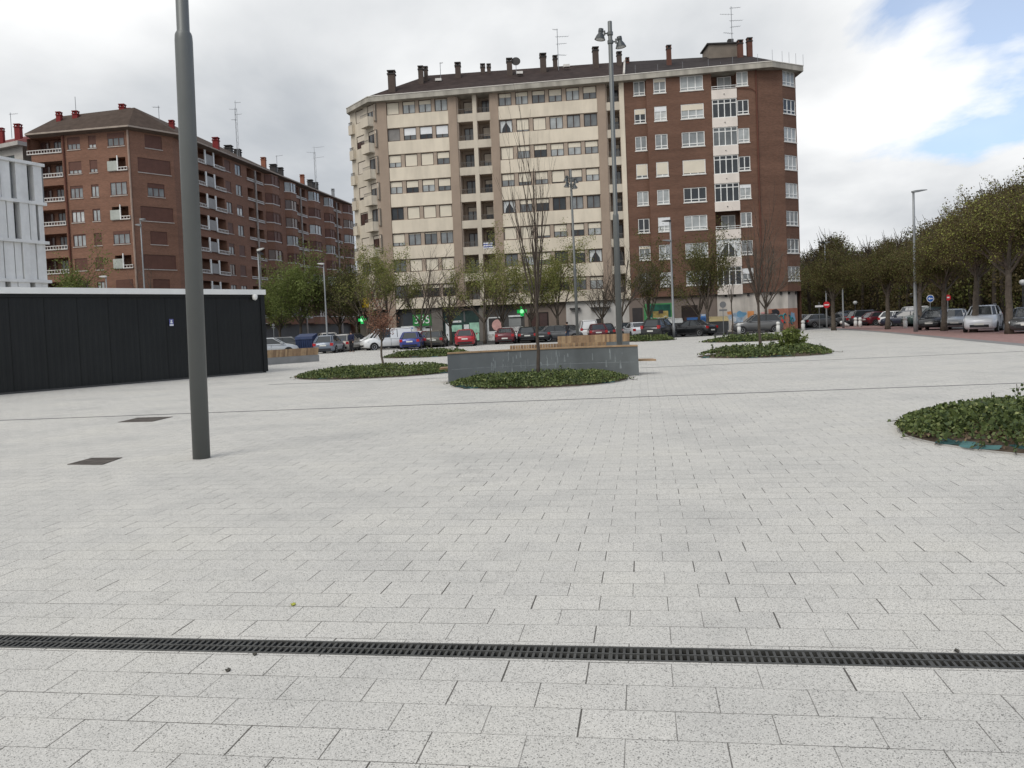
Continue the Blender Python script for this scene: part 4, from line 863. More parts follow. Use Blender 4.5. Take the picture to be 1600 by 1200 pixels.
# block behind it at the far left
ob = empty("apartment_building", ay(8, 300, 118).xy.to_3d(), "pale apartment block corner with red roof at the far left edge behind the louvred building", "apartment block")
OO = ob.location.copy(); p0, p1_ = ay(-90, 300, 112), ay(39, 300, 105); f_ = Fr(p0.x, p0.y, p1_.x - p0.x, p1_.y - p0.y); ln = f_.uu(39.5); zt = f_.hit(20, 231)[1]
d = MB(OO); wh_ = mat("pale_block_render", (.42, .40, .37), .9)
d.wall(f_, 0, ln, 0, zt, [(ln - 3.4, ln - 1.6, zt - 2.2 - 3 * k, zt - .9 - 3 * k) for k in range(6)], wh_, .2); d.build("wall", ob)
for k in range(6): window(ob, f_, ln - 3.4, ln - 1.6, zt - 2.2 - 3 * k, zt - .9 - 3 * k, 'grey', 2, 'green', 0)
d = MB(OO); d.fbox(f_, -1, ln + .3, -8, .8, zt, zt + .5, wh_); d.build("eaves", ob)
d = MB(OO); d.fbox(f_, -1, ln + .1, -7.8, -7.6, zt + .5, zt + .6, redch); P = f_.p; d.add([P(-1, .7, zt + .5), P(ln + .1, .7, zt + .5), P(ln - 3, -4, zt + 2.6), P(-1, -4, zt + 2.6), P(-1, -8, zt + .5), P(ln + .1, -8, zt + .5)], [(0, 1, 2, 3), (3, 2, 5, 4), (1, 5, 2)], mat("red_roof", (.17, .05, .045), .9)); orf = d.build("roof", ob)
for a in [(28, 194, 10, 14, 107), (2, 200, 7.5, 12, 107)]: chim_at(ob, orf, *a, redch, redch)

# ------------------------------------------------------------------ white louvred building
fp0, fp1 = ay(-120, 420, 58.5), ay(72, 420, 67.5)
fw_ = Fr(fp0.x, fp0.y, fp1.x - fp0.x, fp1.y - fp0.y); ln = fw_.uu(72, 420)
vb = empty("office_building", fw_.p(ln / 2, -6, 0), "white modern building faced with tall vertical louvre fins and floor bands", "building")
OV = vb.location.copy()
zs = [fw_.hit(70, y)[1] for y in (260, 322.5, 382.5, 440)]; pit = (zs[0] - zs[3]) / 3
finm = mat("white_fin", (.74, .74, .72), .55, var=.06, streak=.1); vdark = mat("recess_dark", (.045, .05, .055), .3); vgrey = mat("recess_panel", (.22, .23, .235), .6)
d = MB(OV); d.fbox(fw_, -8, ln - .3, -12, -.45, 0, zs[0] + .3, vdark); d.build("wall", vb)
for i in range(5):
    z = zs[0] - pit * i; d = MB(OV); d.fbox(fw_, -8, ln + .25, -.5, .28, z - .12, z + .12, finm); d.fbox(fw_, ln - .02, ln + .25, -12, -.5, z - .12, z + .12, finm); d.build("floor_band", vb)
rnd = random.Random(2)
for i in range(4):
    u = -8.0; z1 = zs[0] - pit * i - .12; z0 = max(z1 - pit + .24, 0)
    while u < ln - .3:
        wv = rnd.choice([.55, .75, 1.0, .8]); gap = rnd.choice([0.05, .08, .3, .5, .06])
        if u + wv > ln: wv = ln - u
        d = MB(OV); a_ = rnd.uniform(-.18, .14); d.fbox(fw_, u, u + wv, .0 + a_ * .5, .12 + a_ * .5, z0, z1, finm); d.fbox(fw_, u, u + .07, -.4, .0 + a_ * .5, z0, z1, finm); d.build("louvre_fin", vb)
        if gap > .2 and rnd.random() < .6: d = MB(OV); d.fbox(fw_, u + wv, u + wv + gap, -.4, -.3, z0, z1, vgrey); d.build("infill_panel", vb)
        u += wv + gap
for i in range(4):
    d = MB(OV); z1 = zs[0] - pit * i - .12; 
    for q in range(6): d.fbox(fw_, ln - .12, ln, -1.6 - q * 1.8, -.5 - q * 1.8, max(z1 - pit + .24, 0), z1, finm)
    d.build("louvre_fin", vb)

# ------------------------------------------------------------------ dark corrugated pavilion with white roof edge
pr_, pl_ = gp(415, 582), gp(0, 617); fk = Fr(pr_.x, pr_.y, pr_.x - pl_.x, pr_.y - pl_.y)
kb = empty("pavilion", fk.p(-6, -2, 0), "low dark corrugated metal pavilion with white roof edge left of the big lamp post", "pavilion")
OK_ = kb.location.copy(); hk = fk.hit(410, 455)[1]; blk = mat("anthracite_sheet", (.0095, .0108, .0108), .5, .3, .0, var=.25, scale=.5, streak=.15)
d = MB(OK_); x = -24.0; P = fk.p; zt = hk - .16
while x < -.05:          # corrugation: trapezoidal ribs
    w1 = .23; 
    for (ua_, ub2_, na, nb_) in ((x, x + .035, 0, .010), (x + .035, x + .10, .010, .010), (x + .10, x + .135, .010, 0), (x + .135, x + .23, 0, 0)):
        d.quad(P(ua_, na, 0.05), P(ub2_, nb_, 0.05), P(ub2_, nb_, zt), P(ua_, na, zt), blk)
    x += w1
d.quad(P(0, 0, 0), P(0, -9, 0), P(0, -9, zt), P(0, 0, zt), blk); d.fbox(fk, -24, -.02, -9, -.03, 0, zt, blk); d.fbox(fk, -.09, .015, -.06, .035, 0, zt + .001, blk)
x = -23.0
while x < -.5: d.fbox(fk, x, x + .014, .011, .0125, .05, zt - .01, slotm); x += 1.15
d.build("wall", kb)
d = MB(OK_); d.fbox(fk, -24, -.15, .04, .05, 0.0, .07, mat("plinth", (.06, .06, .06), .8)); d.build("plinth", kb)
d = MB(OK_); wrf = mat("white_roof_edge", (.78, .78, .75), .5, var=.04); d.fbox(fk, -24.2, .12, -9.2, .16, zt + .002, hk + .06, wrf); d.build("roof_edge", kb)
d = MB(OK_); d.fbox(fk, -24, -.0, -8, .06, zt - .12, zt, blk); d.build("fascia", kb)
d = MB(OK_); c_ = fk.p(-.45, .14, zt - .12); d.lathe([(0.02, -.13), (.09, -.09), (.12, 0), (.12, .1), (.06, .12)], wrf, 12, c_); d.build("dome_camera", kb)
u_, z_ = fk.hit(267, 504); d = MB(OK_); purp = mat("notice_violet", (.10, .11, .30), .5); d.fbox(fk, u_ - .09, u_ + .09, .032, .042, z_ - .14, z_ + .14, purp); so = d.build("notice_plate", kb)
d = MB(OK_); d.fbox(fk, u_ - .08, u_ + .08, .043, .046, z_ - .13, z_ - .07, wht); d.lathe([(.035, 0), (.035, .012)], wht, 10, (0, 0, 0)); d.build("pictogram", so) if False else None
d = MB(OK_); d.fbox(fk, u_ - .08, u_ + .08, .043, .046, z_ - .13, z_ - .07, wht); d.fbox(fk, u_ - .03, u_ + .03, .043, .046, z_ + .03, z_ + .1, wht); d.fbox(fk, u_ - .05, u_ + .05, .043, .046, z_ - .03, z_ + .02, wht); d.build("pictogram", so)
# ------------------------------------------------------------------ vegetation
def leafmesh(name, pts, size, m, parent=None, loc=(0, 0, 0), rng=None, aspect=0.6, flat=0.0, jit=0.35):
    rng = rng or np.random.default_rng(1); n = len(pts); pts = np.asarray(pts, dtype=float)
    a = rng.normal(size=(n, 3)); a[:, 2] *= (1 - flat); a /= np.linalg.norm(a, axis=1)[:, None] + 1e-9
    b = rng.normal(size=(n, 3)); b[:, 2] *= (1 - flat); b -= a * (a * b).sum(1)[:, None]; b /= np.linalg.norm(b, axis=1)[:, None] + 1e-9
    s = size * (1 + rng.uniform(-jit, jit, n))[:, None]; A = a * s * .5; B = b * s * .5 * aspect
    v = np.stack([pts - A, pts + B, pts + A, pts - B], 1).reshape(-1, 3)
    me = bpy.data.meshes.new(name); me.vertices.add(4 * n); me.vertices.foreach_set('co', v.ravel())
    me.loops.add(4 * n); me.loops.foreach_set('vertex_index', np.arange(4 * n, dtype=np.int32))
    me.polygons.add(n); me.polygons.foreach_set('loop_start', np.arange(0, 4 * n, 4, dtype=np.int32)); me.polygons.foreach_set('loop_total', np.full(n, 4, dtype=np.int32))
    me.materials.append(m); me.update(); me.validate(); return link(name, me, parent, loc)
bark = mat("bark_grey", (0.105, 0.088, 0.072), .9, .1, var=.3, scale=5, bump=.5); bark2 = mat("bark_brown", (0.070, 0.057, 0.047), .9, .1, var=.3, scale=5)
barkd = mat("bark_dark", (.055, .045, .037), .9, .1, var=.3, scale=4)
twigm = mat("twig_brown", (0.11, 0.082, 0.065), .9, .1)
LEAF = {'spring': leafmat('leaf_spring', (.13, .135, .04), (.33, .32, .11), .42), 'green': leafmat('leaf_green', (.085, .115, .028), (.23, .27, .08), .40), 'olive': leafmat('leaf_olive', (.075, .078, .025), (.19, .185, .06), .42),
        'bronze': leafmat('leaf_bronze', (.17, .075, .05), (.36, .20, .13)), 'dark': leafmat('leaf_dark', (.042, .046, .017), (.125, .125, .045), .40), 'wood': leafmat('leaf_wood', (.058, .045, .020), (.155, .122, .052), .42), 'woodgreen': leafmat('leaf_woodgreen', (.062, .070, .022), (.18, .19, .055), .42), 'yellow': leafmat('leaf_yellowgreen', (.12, .14, .03), (.34, .35, .09)),
        'ivy': leafmat('leaf_ivy', (.028, .045, .016), (.12, .155, .05), .1), 'ivylight': leafmat('leaf_ivylight', (.09, .12, .04), (.28, .30, .12), .1), 'dead': leafmat('leaf_dead', (.10, .07, .045), (.24, .17, .11), .05)}
def grow(b, tb, tips, p, d, ln, r, lev, maxlev, rng, up, wig, kids, ang, m, mt):
    n = 4 if lev < 2 else 3; pts = [p.copy()]; rad = [r]; q = p.copy(); dd_ = d.copy()
    for i in range(n):
        dd_ = (dd_ + Vector((rng.uniform(-1, 1), rng.uniform(-1, 1), rng.uniform(-.4, .6))) * wig + Vector((0, 0, up * .25))).normalized()
        q = q + dd_ * (ln / n); pts.append(q.copy()); rad.append(r * (1 - .62 * (i + 1) / n))
    (tb if lev >= 2 else b).tube(pts, rad, mt if lev >= 2 else m, 6 if lev == 0 else (5 if lev == 1 else 3), cap=False)
    if lev >= maxlev - 1: tips += pts[1:]
    if lev >= maxlev: return
    nk = kids[min(lev, len(kids) - 1)]
    for k in range(nk):
        t = .25 + .72 * (k + rng.random() * .8) / nk if lev else .45 + .55 * (k + .5) / nk
        i = min(int(t * n), n - 1); f = t * n - i; s = pts[i].lerp(pts[i + 1], f)
        az = rng.uniform(0, 6.283) if lev else 6.283 * k / nk + rng.uniform(-.5, .5)
        ax = (pts[i + 1] - pts[i]).normalized(); o = ax.orthogonal().normalized(); o = Matrix.Rotation(az, 3, ax) @ o
        a = ang * rng.uniform(.7, 1.25); nd = (ax * math.cos(a) + o * math.sin(a) + Vector((0, 0, up * .3))).normalized()
        grow(b, tb, tips, s, nd, ln * rng.uniform(.5, .72), rad[i] * .6, lev + 1, maxlev, rng, up, wig, kids, ang, m, mt)
def tree(base, H, label, seed, leaf=None, nleaf=0, lsz=.1, th=.3, r0=.09, kids=(5, 5, 4, 3), ang=.6, up=.35, wig=.12, maxlev=4, group=None, lean=(0, 0), m=bark, name="street_tree", fill=0, crown=(0, 0), cat="tree", r2=None, limb=None, leaf2=None, share2=0.0):
    rng = random.Random(seed); nr = np.random.default_rng(seed); e = empty(name, (base.x, base.y, base.z), label, cat, group)
    b = MB(); tb = MB(); tips = []; pts = [Vector((0, 0, -.05))]; hh = H * th
    for i in range(1, 6): t = i / 5; pts.append(Vector((lean[0] * t * hh + rng.uniform(-.03, .03), lean[1] * t * hh + rng.uniform(-.03, .03), hh * t)))
    b.tube(pts, [r0 * (1.25 if i == 0 else 1 - .3 * i / 5) for i in range(6)], m, 8)
    top = pts[-1]; k0 = kids[0]
    L1 = limb or (H - hh) * .62
    for k in range(k0):
        a = ang * rng.uniform(.55, 1.2) if k else ang * .12; az = 6.283 * k / max(1, k0 - 1) + rng.uniform(-.4, .4)
        d = Vector((math.sin(a) * math.cos(az) + lean[0], math.sin(a) * math.sin(az) + lean[1], math.cos(a))).normalized()
        s = pts[4].lerp(top, rng.random()) if k else top
        grow(b, tb, tips, s, d, L1 * (1.28 if k == 0 else rng.uniform(.8, 1.1)), r0 * (.62 if k == 0 else .45), 1, maxlev, rng, up, wig, kids[1:], ang, m, twigm if leaf else m)
    b.build("trunk", e, True); cr = tb.build("crown", e)
    if leaf and nleaf:
        T = np.array([tuple(t) for t in tips]); i = nr.integers(0, len(T), nleaf); P_ = T[i] + nr.normal(scale=lsz * 1.5, size=(nleaf, 3))
        if fill:
            zc_, hr, vr = crown[0], crown[1], H - crown[0]; q = nr.normal(size=(fill, 3)); q /= np.linalg.norm(q, axis=1)[:, None]; q *= (nr.random(fill) ** .45)[:, None]
            cl_n = nr.integers(0, 60, fill); cc_ = nr.normal(size=(60, 3)) * .12; q = q * .9 + cc_[cl_n] * .6
            P2 = np.stack([q[:, 0] * hr + lean[0] * H * .7, q[:, 1] * hr, zc_ + q[:, 2] * vr * .92], 1); P_ = np.vstack([P_, P2])
        n2 = int(len(P_) * share2); nr.shuffle(P_)
        if n2: leafmesh("foliage", P_[:n2], lsz * 1.1, LEAF[leaf2], cr, rng=nr)
        leafmesh("foliage", P_[n2:], lsz, LEAF[leaf], cr, rng=nr)
    return e
# slender young trees in the beds
tree(gp(843, 598), 7.5, "tall slender bare young tree rising in front of the concrete bench wall", 21, kids=(7, 6, 4, 3), ang=.30, up=.6, wig=.07, th=.30, r0=.055, maxlev=3, m=bark2, name="young_tree", limb=2.9)
tree(gp(598, 577), 2.95, "small young tree with reddish bronze new leaves in the left ivy bed", 22, 'bronze', 2600, .055, th=.46, r0=.05, kids=(8, 6, 4), ang=.6, maxlev=3, name="young_tree", limb=.85)
tree(gp(674, 552), 6.2, "thin bare sapling in the middle ivy bed before the pavement", 23, kids=(5, 4, 3), ang=.3, up=.5, wig=.08, th=.42, r0=.05, maxlev=3, name="young_tree", m=bark2, limb=2.2)
tree(gp(1188, 547), 7.2, "tall thin bare young tree in the ivy bed with the leafy shrub", 24, kids=(8, 7, 4, 2), ang=.36, up=.5, wig=.08, th=.34, r0=.075, maxlev=3, m=bark2, name="young_tree", limb=2.8)
tree(gp(1145, 528), 7.0, "thin bare sapling before the graffiti wall between containers and grey car", 25, kids=(5, 4, 2), ang=.35, up=.5, wig=.08, th=.4, r0=.06, maxlev=3, m=bark2, name="young_tree", limb=2.4)
# street trees before the apartment blocks: px, base y, Y distance, H, seed, kind, label
def onY(px, Y): p = ay(px, 520, Y); return Vector((p.x, p.y, -.03))
K = dict(ang=.72, up=.28, wig=.13, th=.27, r0=.16, kids=(6, 6, 4, 3), maxlev=4)
ST = [(606, 80, 8.8, 31, 'spring', 9000, "yellow green leafing street tree beside the cream block's left corner pilaster"),
      (575, 78, 7.9, 32, 'spring', 1500, "sparse forked street tree behind the white delivery van"),
      (658, 79, 8.8, 33, None, 0, "bare forked street tree in front of the green shop sign"),
      (704, 81, 7.0, 34, None, 0, "low bare reddish street tree between green sign and shop window"),
      (757, 79, 9.0, 35, 'spring', 5200, "leafing street tree with V shaped limbs behind the red hatchback"),
      (786, 82, 8.2, 36, 'spring', 4500, "leafing street tree beside the lit green cross"),
      (829, 80, 8.0, 37, 'spring', 4500, "thin leafing street tree left of the tan portal"),
      (872, 80, 8.6, 38, 'spring', 8000, "full yellow green street tree before the tan entrance wall"),
      (942, 80, 7.2, 39, None, 0, "bare street tree in front of the closed white shopfront"),
      (972, 79, 8.6, 40, None, 0, "bare street tree behind the tall middle lamp post"),
      (1014, 80, 8.0, 41, 'olive', 5500, "olive leafed street tree in front of the green painted shopfront"),
      (1106, 77, 8.8, 42, 'olive', 6500, "dense olive street tree behind the blue waste container"),
      (1093, 79, 7.8, 43, 'olive', 3500, "smaller olive street tree just left of the dense one by the containers"),
      (1198, 80, 9.4, 44, None, 0, "bare street tree with upright limbs behind the dark grey parked car")]
for (px, Y, H, sd_, lf_, nl, lb_) in ST:
    kw = dict(K); 
    if lf_ is None: kw.update(kids=(7, 6, 5, 3))
    tree(onY(px, Y), H, lb_, sd_, lf_, int(nl * 1.35), .13, group="street trees before the apartment blocks", leaf2='green' if lf_ == 'spring' else 'dark', share2=.25, **kw)
# denser trees at the far left, in the side street
for (px, Y, H, sd_, lf_, nl, fl_, cw, lb_) in [(470, 98, 10.4, 51, 'green', 8000, 5000, 3.7, "broad bright green tree before the receding red brown block"),
        (437, 104, 8.8, 52, 'green', 5000, 4000, 2.6, "green tree just right of the dark pavilion's end"),
        (531, 100, 10.0, 53, 'dark', 7000, 3500, 3.2, "dark leafed tree between the red brown and cream blocks"),
        (558, 96, 9.2, 54, 'dark', 7000, 4000, 2.4, "dark tree at the shaded left corner of the cream block"),
        (118, 92, 10.5, 55, 'green', 5000, 3500, 1.9, "green tree top showing above the dark pavilion roof"),
        (232, 92, 9.2, 56, None, 0, 0, 0, "bare tree top above the dark pavilion near the lamp")]:
    kw = dict(K); kw['r0'] = .2
    tree(onY(px, Y), H, lb_, sd_, lf_, nl, .20, fill=fl_, crown=(H * .62, cw), group="dense trees at the left side street", **kw)
# row of plane trees along the red pavement on the right
ROW = [(1577, 521.5, 8.2, 61, .0, "thick trunked tree in the right row, nearest to the camera"), (1521, 519, 7.5, 62, .09, "leaning tree in the right row, in front of the big silver car"),
       (1475, 517, 6.9, 63, .03, "tree in the right row beside the round red sign"), (1438, 513.3, 6.9, 64, .0, "tree in the right row just right of the tall street lamp"),
       (1387, 514.3, 6.6, 65, .02, "tree in the right row left of the tall street lamp"), (1303, 516.3, 6.4, 66, -.01, "tree standing by the no entry sign")]
for (px, py, H, sd_, ln_, lb_) in ROW:
    p = gp(px, py); p.z = -.01
    tree(p, H, lb_, sd_, 'wood', 24000, .095, th=.46, r0=.21, kids=(7, 6, 5, 3), ang=.78, up=.3, wig=.12, maxlev=4, fill=9000, crown=(H * .76, 3.0 if px == 1438 else 3.9), lean=(ln_, 0), m=bark, group="trees along the red pavement", leaf2='yellow' if px > 1500 else 'woodgreen', share2=.22 if px > 1500 else .3)
# the park wood behind: reads as one mass
nr = np.random.default_rng(5); clumps = []
def wood_tops(px):      # photo skyline of the wood
    xs = [1236, 1256, 1300, 1320, 1345, 1370, 1400, 1440, 1470, 1500, 1530, 1560, 1600, 1700, 1900]; ys = [402, 400, 362, 385, 392, 372, 372, 352, 338, 330, 302, 292, 276, 262, 240]
    return float(np.interp(px, xs, ys))
PTS = []; PT2 = []; trk = MB(); rn = random.Random(9)
for i in range(520):
    px = rn.uniform(1222, 1960); Y = rn.uniform(99, 145) if px < 1400 else rn.uniform(86, 125) if px < 1475 else rn.uniform(70, 115)
    if px < 1262 and Y < 112: Y = rn.uniform(112, 150)
    top = ay(px, wood_tops(px) + rn.uniform(-8, 12), Y); H = top.z
    if H < 4: continue
    rad = rn.uniform(2.2, 3.6); nL = 900
    zlo = H * .22; nb = 9
    for k in range(nb):
        cz = H - rad * .55 - (H - zlo) * (k / nb) * .95; cx = top.x + rn.uniform(-1.6, 1.6); cy = Y + rn.uniform(-1.6, 1.6); rr = rn.uniform(.9, 1.9)
        q = nr.normal(size=(nL // nb, 3)); q /= np.linalg.norm(q, axis=1)[:, None]; q *= (nr.random(nL // nb) ** .35)[:, None] * rr
        (PT2 if rn.random() < (.55 if px < 1330 else .22) else PTS).append(q * [1, 1, .8] + [cx, cy, min(cz, H - rr * .7)])
    trk.tube([(top.x, Y, -.03), (top.x + rn.uniform(-.3, .3), Y, H * .5), (top.x, Y, H - .8)], [.2, .14, .04], barkd, 5)
    for k in range(5):
        a = rn.uniform(0, 6.28); z0 = H * rn.uniform(.6, .86); ln_ = rn.uniform(1.5, 2.8)
        trk.tube([(top.x, Y, z0), (top.x + math.cos(a) * ln_ * .5, Y + math.sin(a) * ln_ * .5, z0 + ln_ * .5), (top.x + math.cos(a) * ln_ * .7, Y + math.sin(a) * ln_ * .7, min(z0 + ln_ * 1.0, H + .7))], [.07, .04, .015], barkd, 3)
wd = leafmesh("woodland", np.vstack(PTS), .24, LEAF['wood'], rng=nr); tag(wd, "dark brown green park wood behind the parked cars on the right", kind='stuff')
g2 = leafmesh("green_foliage", np.vstack(PT2), .24, LEAF['woodgreen'], wd, rng=nr); g2['kind'] = 'stuff'
to = trk.build("trunks", wd); to['kind'] = 'stuff'
# understorey that closes the wood at eye level
q = []
for i in range(26000):
    px = rn.uniform(1225, 1960); Y = rn.uniform(118, 158) if px < 1450 else rn.uniform(98, 135); p = ay(px, 500, Y); q.append((p.x, Y, rn.uniform(0, 6.5)))
us = leafmesh("undergrowth", q, .45, LEAF['dark'], wd, rng=nr); us['kind'] = 'stuff'
# greenery closing the side street far behind the left gap
q = []
for i in range(9000):
    px = rn.uniform(380, 600); Y = rn.uniform(170, 200); p = ay(px, 500, Y); q.append((p.x, Y, rn.uniform(0, 7) * (0.6 + .4 * math.sin(px * .09))))
tag(leafmesh("far_trees", q, .8, LEAF['dark'], rng=nr), "far dark tree belt closing the side street between the two blocks", kind='stuff')

# ivy beds
soil = mat("bed_soil", (.075, .058, .043), .95, .1, var=.4, scale=6, bump=1.0, bscale=15); matm = mat("teal_weed_mat", (.05, .125, .125), .7, .3, var=.3, scale=3); rimm = mat("bed_rim", (.36, .35, .33), .8)
def bed(cx, cy, r, label, seed, n, lsz, hmax=.32, dead=.1, shrub=None, matn=5):
    nr = np.random.default_rng(seed); rn = random.Random(seed); e = empty("ivy_bed", (cx, cy, 0), label, "planting bed", "round ivy beds set in the square")
    b = MB(); prof = [(r, .001), (r, .012), (r * .94, .03), (r * .7, .10), (r * .35, .14), (.01, .15)]; b.lathe(prof, soil, 40); b.build("soil", e, True)
    b = MB(); 
    for k in range(48):
        t0, t1 = 6.2832 * k / 48, 6.2832 * (k + 1) / 48; c0, s0, c1, s1 = math.cos(t0), math.sin(t0), math.cos(t1), math.sin(t1)
        b.add([(r * c0, r * s0, 0), (r * c1, r * s1, 0), ((r + .03) * c1, (r + .03) * s1, 0), ((r + .03) * c0, (r + .03) * s0, 0), (r * c0, r * s0, .018), (r * c1, r * s1, .018), ((r + .03) * c1, (r + .03) * s1, .018), ((r + .03) * c0, (r + .03) * s0, .018)], [(4, 7, 6, 5), (3, 2, 6, 7), (0, 4, 5, 1)], rimm)
    b.build("rim", e)
    b = MB()
    for k in range(matn):
        t = rn.uniform(3.3, 6.1); rr = r * rn.uniform(.86, .965); L_ = rn.uniform(.12, .35); vs = []
        for j in range(7):
            tt = t + (j - 3) * L_ / r / 3; 
            vs.append((rr * math.cos(tt), rr * math.sin(tt), .045 + rn.uniform(0, .03)))
        vs2 = [(x * (1 + (.03 + .07 * math.sin(j / 6 * math.pi)) / 1), y * (1 + (.015 + .02 * math.sin(j / 6 * math.pi))), .02) for j, (x, y, z) in enumerate(vs)]
        for j in range(6): b.quad(vs2[j], vs2[j + 1], vs[j + 1], vs[j], matm)
        b.build("weed_mat", e)
    # clumps of ivy: mounded heights
    nc = 70; cp = nr.uniform(-1, 1, (nc, 2)); cp = cp[(cp ** 2).sum(1) < .96] * r * .98; hc = nr.uniform(.2, 1.15, len(cp)) * hmax
    def cloud(n, zk=1.0, edge=1.0):
        i = nr.integers(0, len(cp), n); q = nr.normal(scale=r * .13, size=(n, 2)) + cp[i]; rr = np.sqrt((q ** 2).sum(1)); ok = rr < r * (edge + .03 - .05 * nr.random(n)); q = q[ok]; rr = rr[ok]; h = hc[i[ok]] * np.clip(1.25 - (rr / r) ** 3, .2, 1)
        return np.column_stack([q, .06 + h * nr.random(len(q)) ** .6 * zk])
    iv = leafmesh("ivy", cloud(n), lsz, LEAF['ivy'], e, rng=nr, aspect=.8, flat=.0, jit=.6); leafmesh("small_leaves", cloud(int(n * .6)), lsz * .55, LEAF['green'], iv, rng=nr, aspect=.6); leafmesh("pale_leaves", cloud(int(n * .2)), lsz * .85, LEAF['ivylight'], iv, rng=nr, aspect=.85); leafmesh("dry_leaves", cloud(int(n * dead), .35, 1.0), lsz * .9, LEAF['dead'], iv, rng=nr, aspect=.7)
    # runners spilling onto the slabs and upright shoots
    b = MB(); pt = []
    for k in range(16):
        t = rn.uniform(0, 6.28); x, y = math.cos(t) * r * .97, math.sin(t) * r * .97; ln = rn.uniform(.12, .42); dx, dy = math.cos(t + rn.uniform(-.7, .7)), math.sin(t + rn.uniform(-.7, .7))
        P_ = [(x, y, .05), (x + dx * ln * .5, y + dy * ln * .5, .06), (x + dx * ln, y + dy * ln, .03)]; b.tube(P_, .006, bark2, 3)
        for j in range(6): f = rn.random(); pt.append((x + dx * ln * f, y + dy * ln * f, .04 + rn.random() * .05))
    for k in range(12):
        i = rn.randrange(len(cp)); x, y = cp[i]; h = hmax * rn.uniform(1.2, 1.6); b.tube([(x, y, .1), (x + rn.uniform(-.06, .06), y, h)], .005, bark2, 3)
        for j in range(9): pt.append((x + rn.uniform(-.05, .05), y + rn.uniform(-.05, .05), h * rn.uniform(.6, 1)))
    ro = b.build("runners", e); ro['kind'] = 'stuff'; leafmesh("runner_leaves", pt, lsz * .9, LEAF['ivy'], iv, rng=nr, aspect=.85)
    return e
def bed_at(pl, pr, yl, front, label, seed, **kw):
    a, b_ = gp(pl, yl), gp(pr, yl - (pr - pl) * .042); f = gp((pl + pr) / 2, front); r = (b_ - a).length / 2; c = (a + b_) / 2; return bed(c.x, f.y + r, r, label, seed, **kw)
pA = gp(1394, 660); fA = gp(1600, 707.5); rA = 2.6
_a, _b, _c = gp(1405, 672), gp(1487.5, 698), gp(1597, 711)
_m = np.array([[_b.x - _a.x, _b.y - _a.y], [_c.x - _b.x, _c.y - _b.y]]); _r = np.array([(_b.x**2 - _a.x**2 + _b.y**2 - _a.y**2) / 2, (_c.x**2 - _b.x**2 + _c.y**2 - _b.y**2) / 2]); _s = np.linalg.solve(_m, _r); rA = float(math.hypot(_a.x - _s[0], _a.y - _s[1])); print('bedA', _s, rA)
bed(float(_s[0]), float(_s[1]), rA, "large ivy bed at the right edge of the picture with teal weed mat showing", 71, n=36000, lsz=.056, hmax=.30, dead=.5, matn=6)
bed_at(712, 968, 597, 607.5, "ivy bed in front of the dark concrete bench wall", 72, n=21000, lsz=.058, hmax=.25, dead=.16, matn=9)
bed_at(486, 722, 585, 591, "long looking ivy bed left of the bench, holding the bronze leaved tree", 73, n=15000, lsz=.068, hmax=.26, dead=.14)
bed_at(625, 742, 553, 558, "small far ivy bed with the bare sapling, left of the bench", 74, n=5200, lsz=.10, hmax=.34, dead=.06)
bed_at(1080, 1272, 556.5, 560.5, "ivy bed on the right with a tall leafy shrub at its right end", 75, n=10000, lsz=.085, hmax=.34, dead=.10)
bed_at(1086, 1207, 534, 535.5, "far ivy bed beyond the one with the shrub", 76, n=5000, lsz=.11, hmax=.36, dead=.05)
bed_at(962, 1046, 533.5, 534, "far ivy bed right of the rear bench near the black cars", 77, n=4200, lsz=.11, hmax=.40, dead=.05)
p = gp(1238, 553); e = empty("shrub", p, "taller spiky green shrub at the right end of the ivy bed", "shrub")
nr = np.random.default_rng(8); b = MB(); pt = []
for k in range(34):
    a = rn.uniform(0, 6.28); t = rn.uniform(.1, .95); h = rn.uniform(.7, 1.25) * (1.1 - t * .45); x, y = math.cos(a) * t * .8, math.sin(a) * t * .5; b.tube([(x * .4, y * .4, 0), (x, y, h)], .008, bark2, 3)
    for j in range(55): f = rn.uniform(.2, 1.0); pt.append((x * (.4 + .6 * f) + rn.gauss(0, .05), y * (.4 + .6 * f) + rn.gauss(0, .05), h * f + rn.gauss(0, .03)))
b.build("stems", e); leafmesh("foliage", pt, .17, LEAF['green'], e, rng=nr, aspect=.35)
# ------------------------------------------------------------------ benches
cdark = mat("dark_concrete", (.120, .132, .135), .75, .3, var=.14, scale=1.2, streak=.22, bump=.15); clite = mat("concrete_base", (.24, .24, .235), .85, .2, var=.12); effl = mat("limescale", (.185, .205, .21), .85, var=.25, scale=6)
wood = bpy.data.materials.new("oiled_wood"); wood.use_nodes = True; t = wood.node_tree; b_ = t.nodes['Principled BSDF']; b_.inputs['Roughness'].default_value = .6
gi = N(t, 'ShaderNodeNewGeometry'); tcn = N(t, 'ShaderNodeTexCoord'); no = N(t, 'ShaderNodeTexNoise', i_Scale=6.0, i_Detail=4.0); L(t, tcn.outputs['Object'], no.inputs['Vector'])
L(t, mixc(t, 1.0, ramp(t, gi.outputs['Random Per Island'], [(0, (.22, .14, .08)), (.5, (.33, .215, .12)), (1, (.42, .29, .165))]), ramp(t, no.outputs['Fac'], [(.3, .8), (.7, 1.1)]), 'MULTIPLY'), b_.inputs['Base Color'])
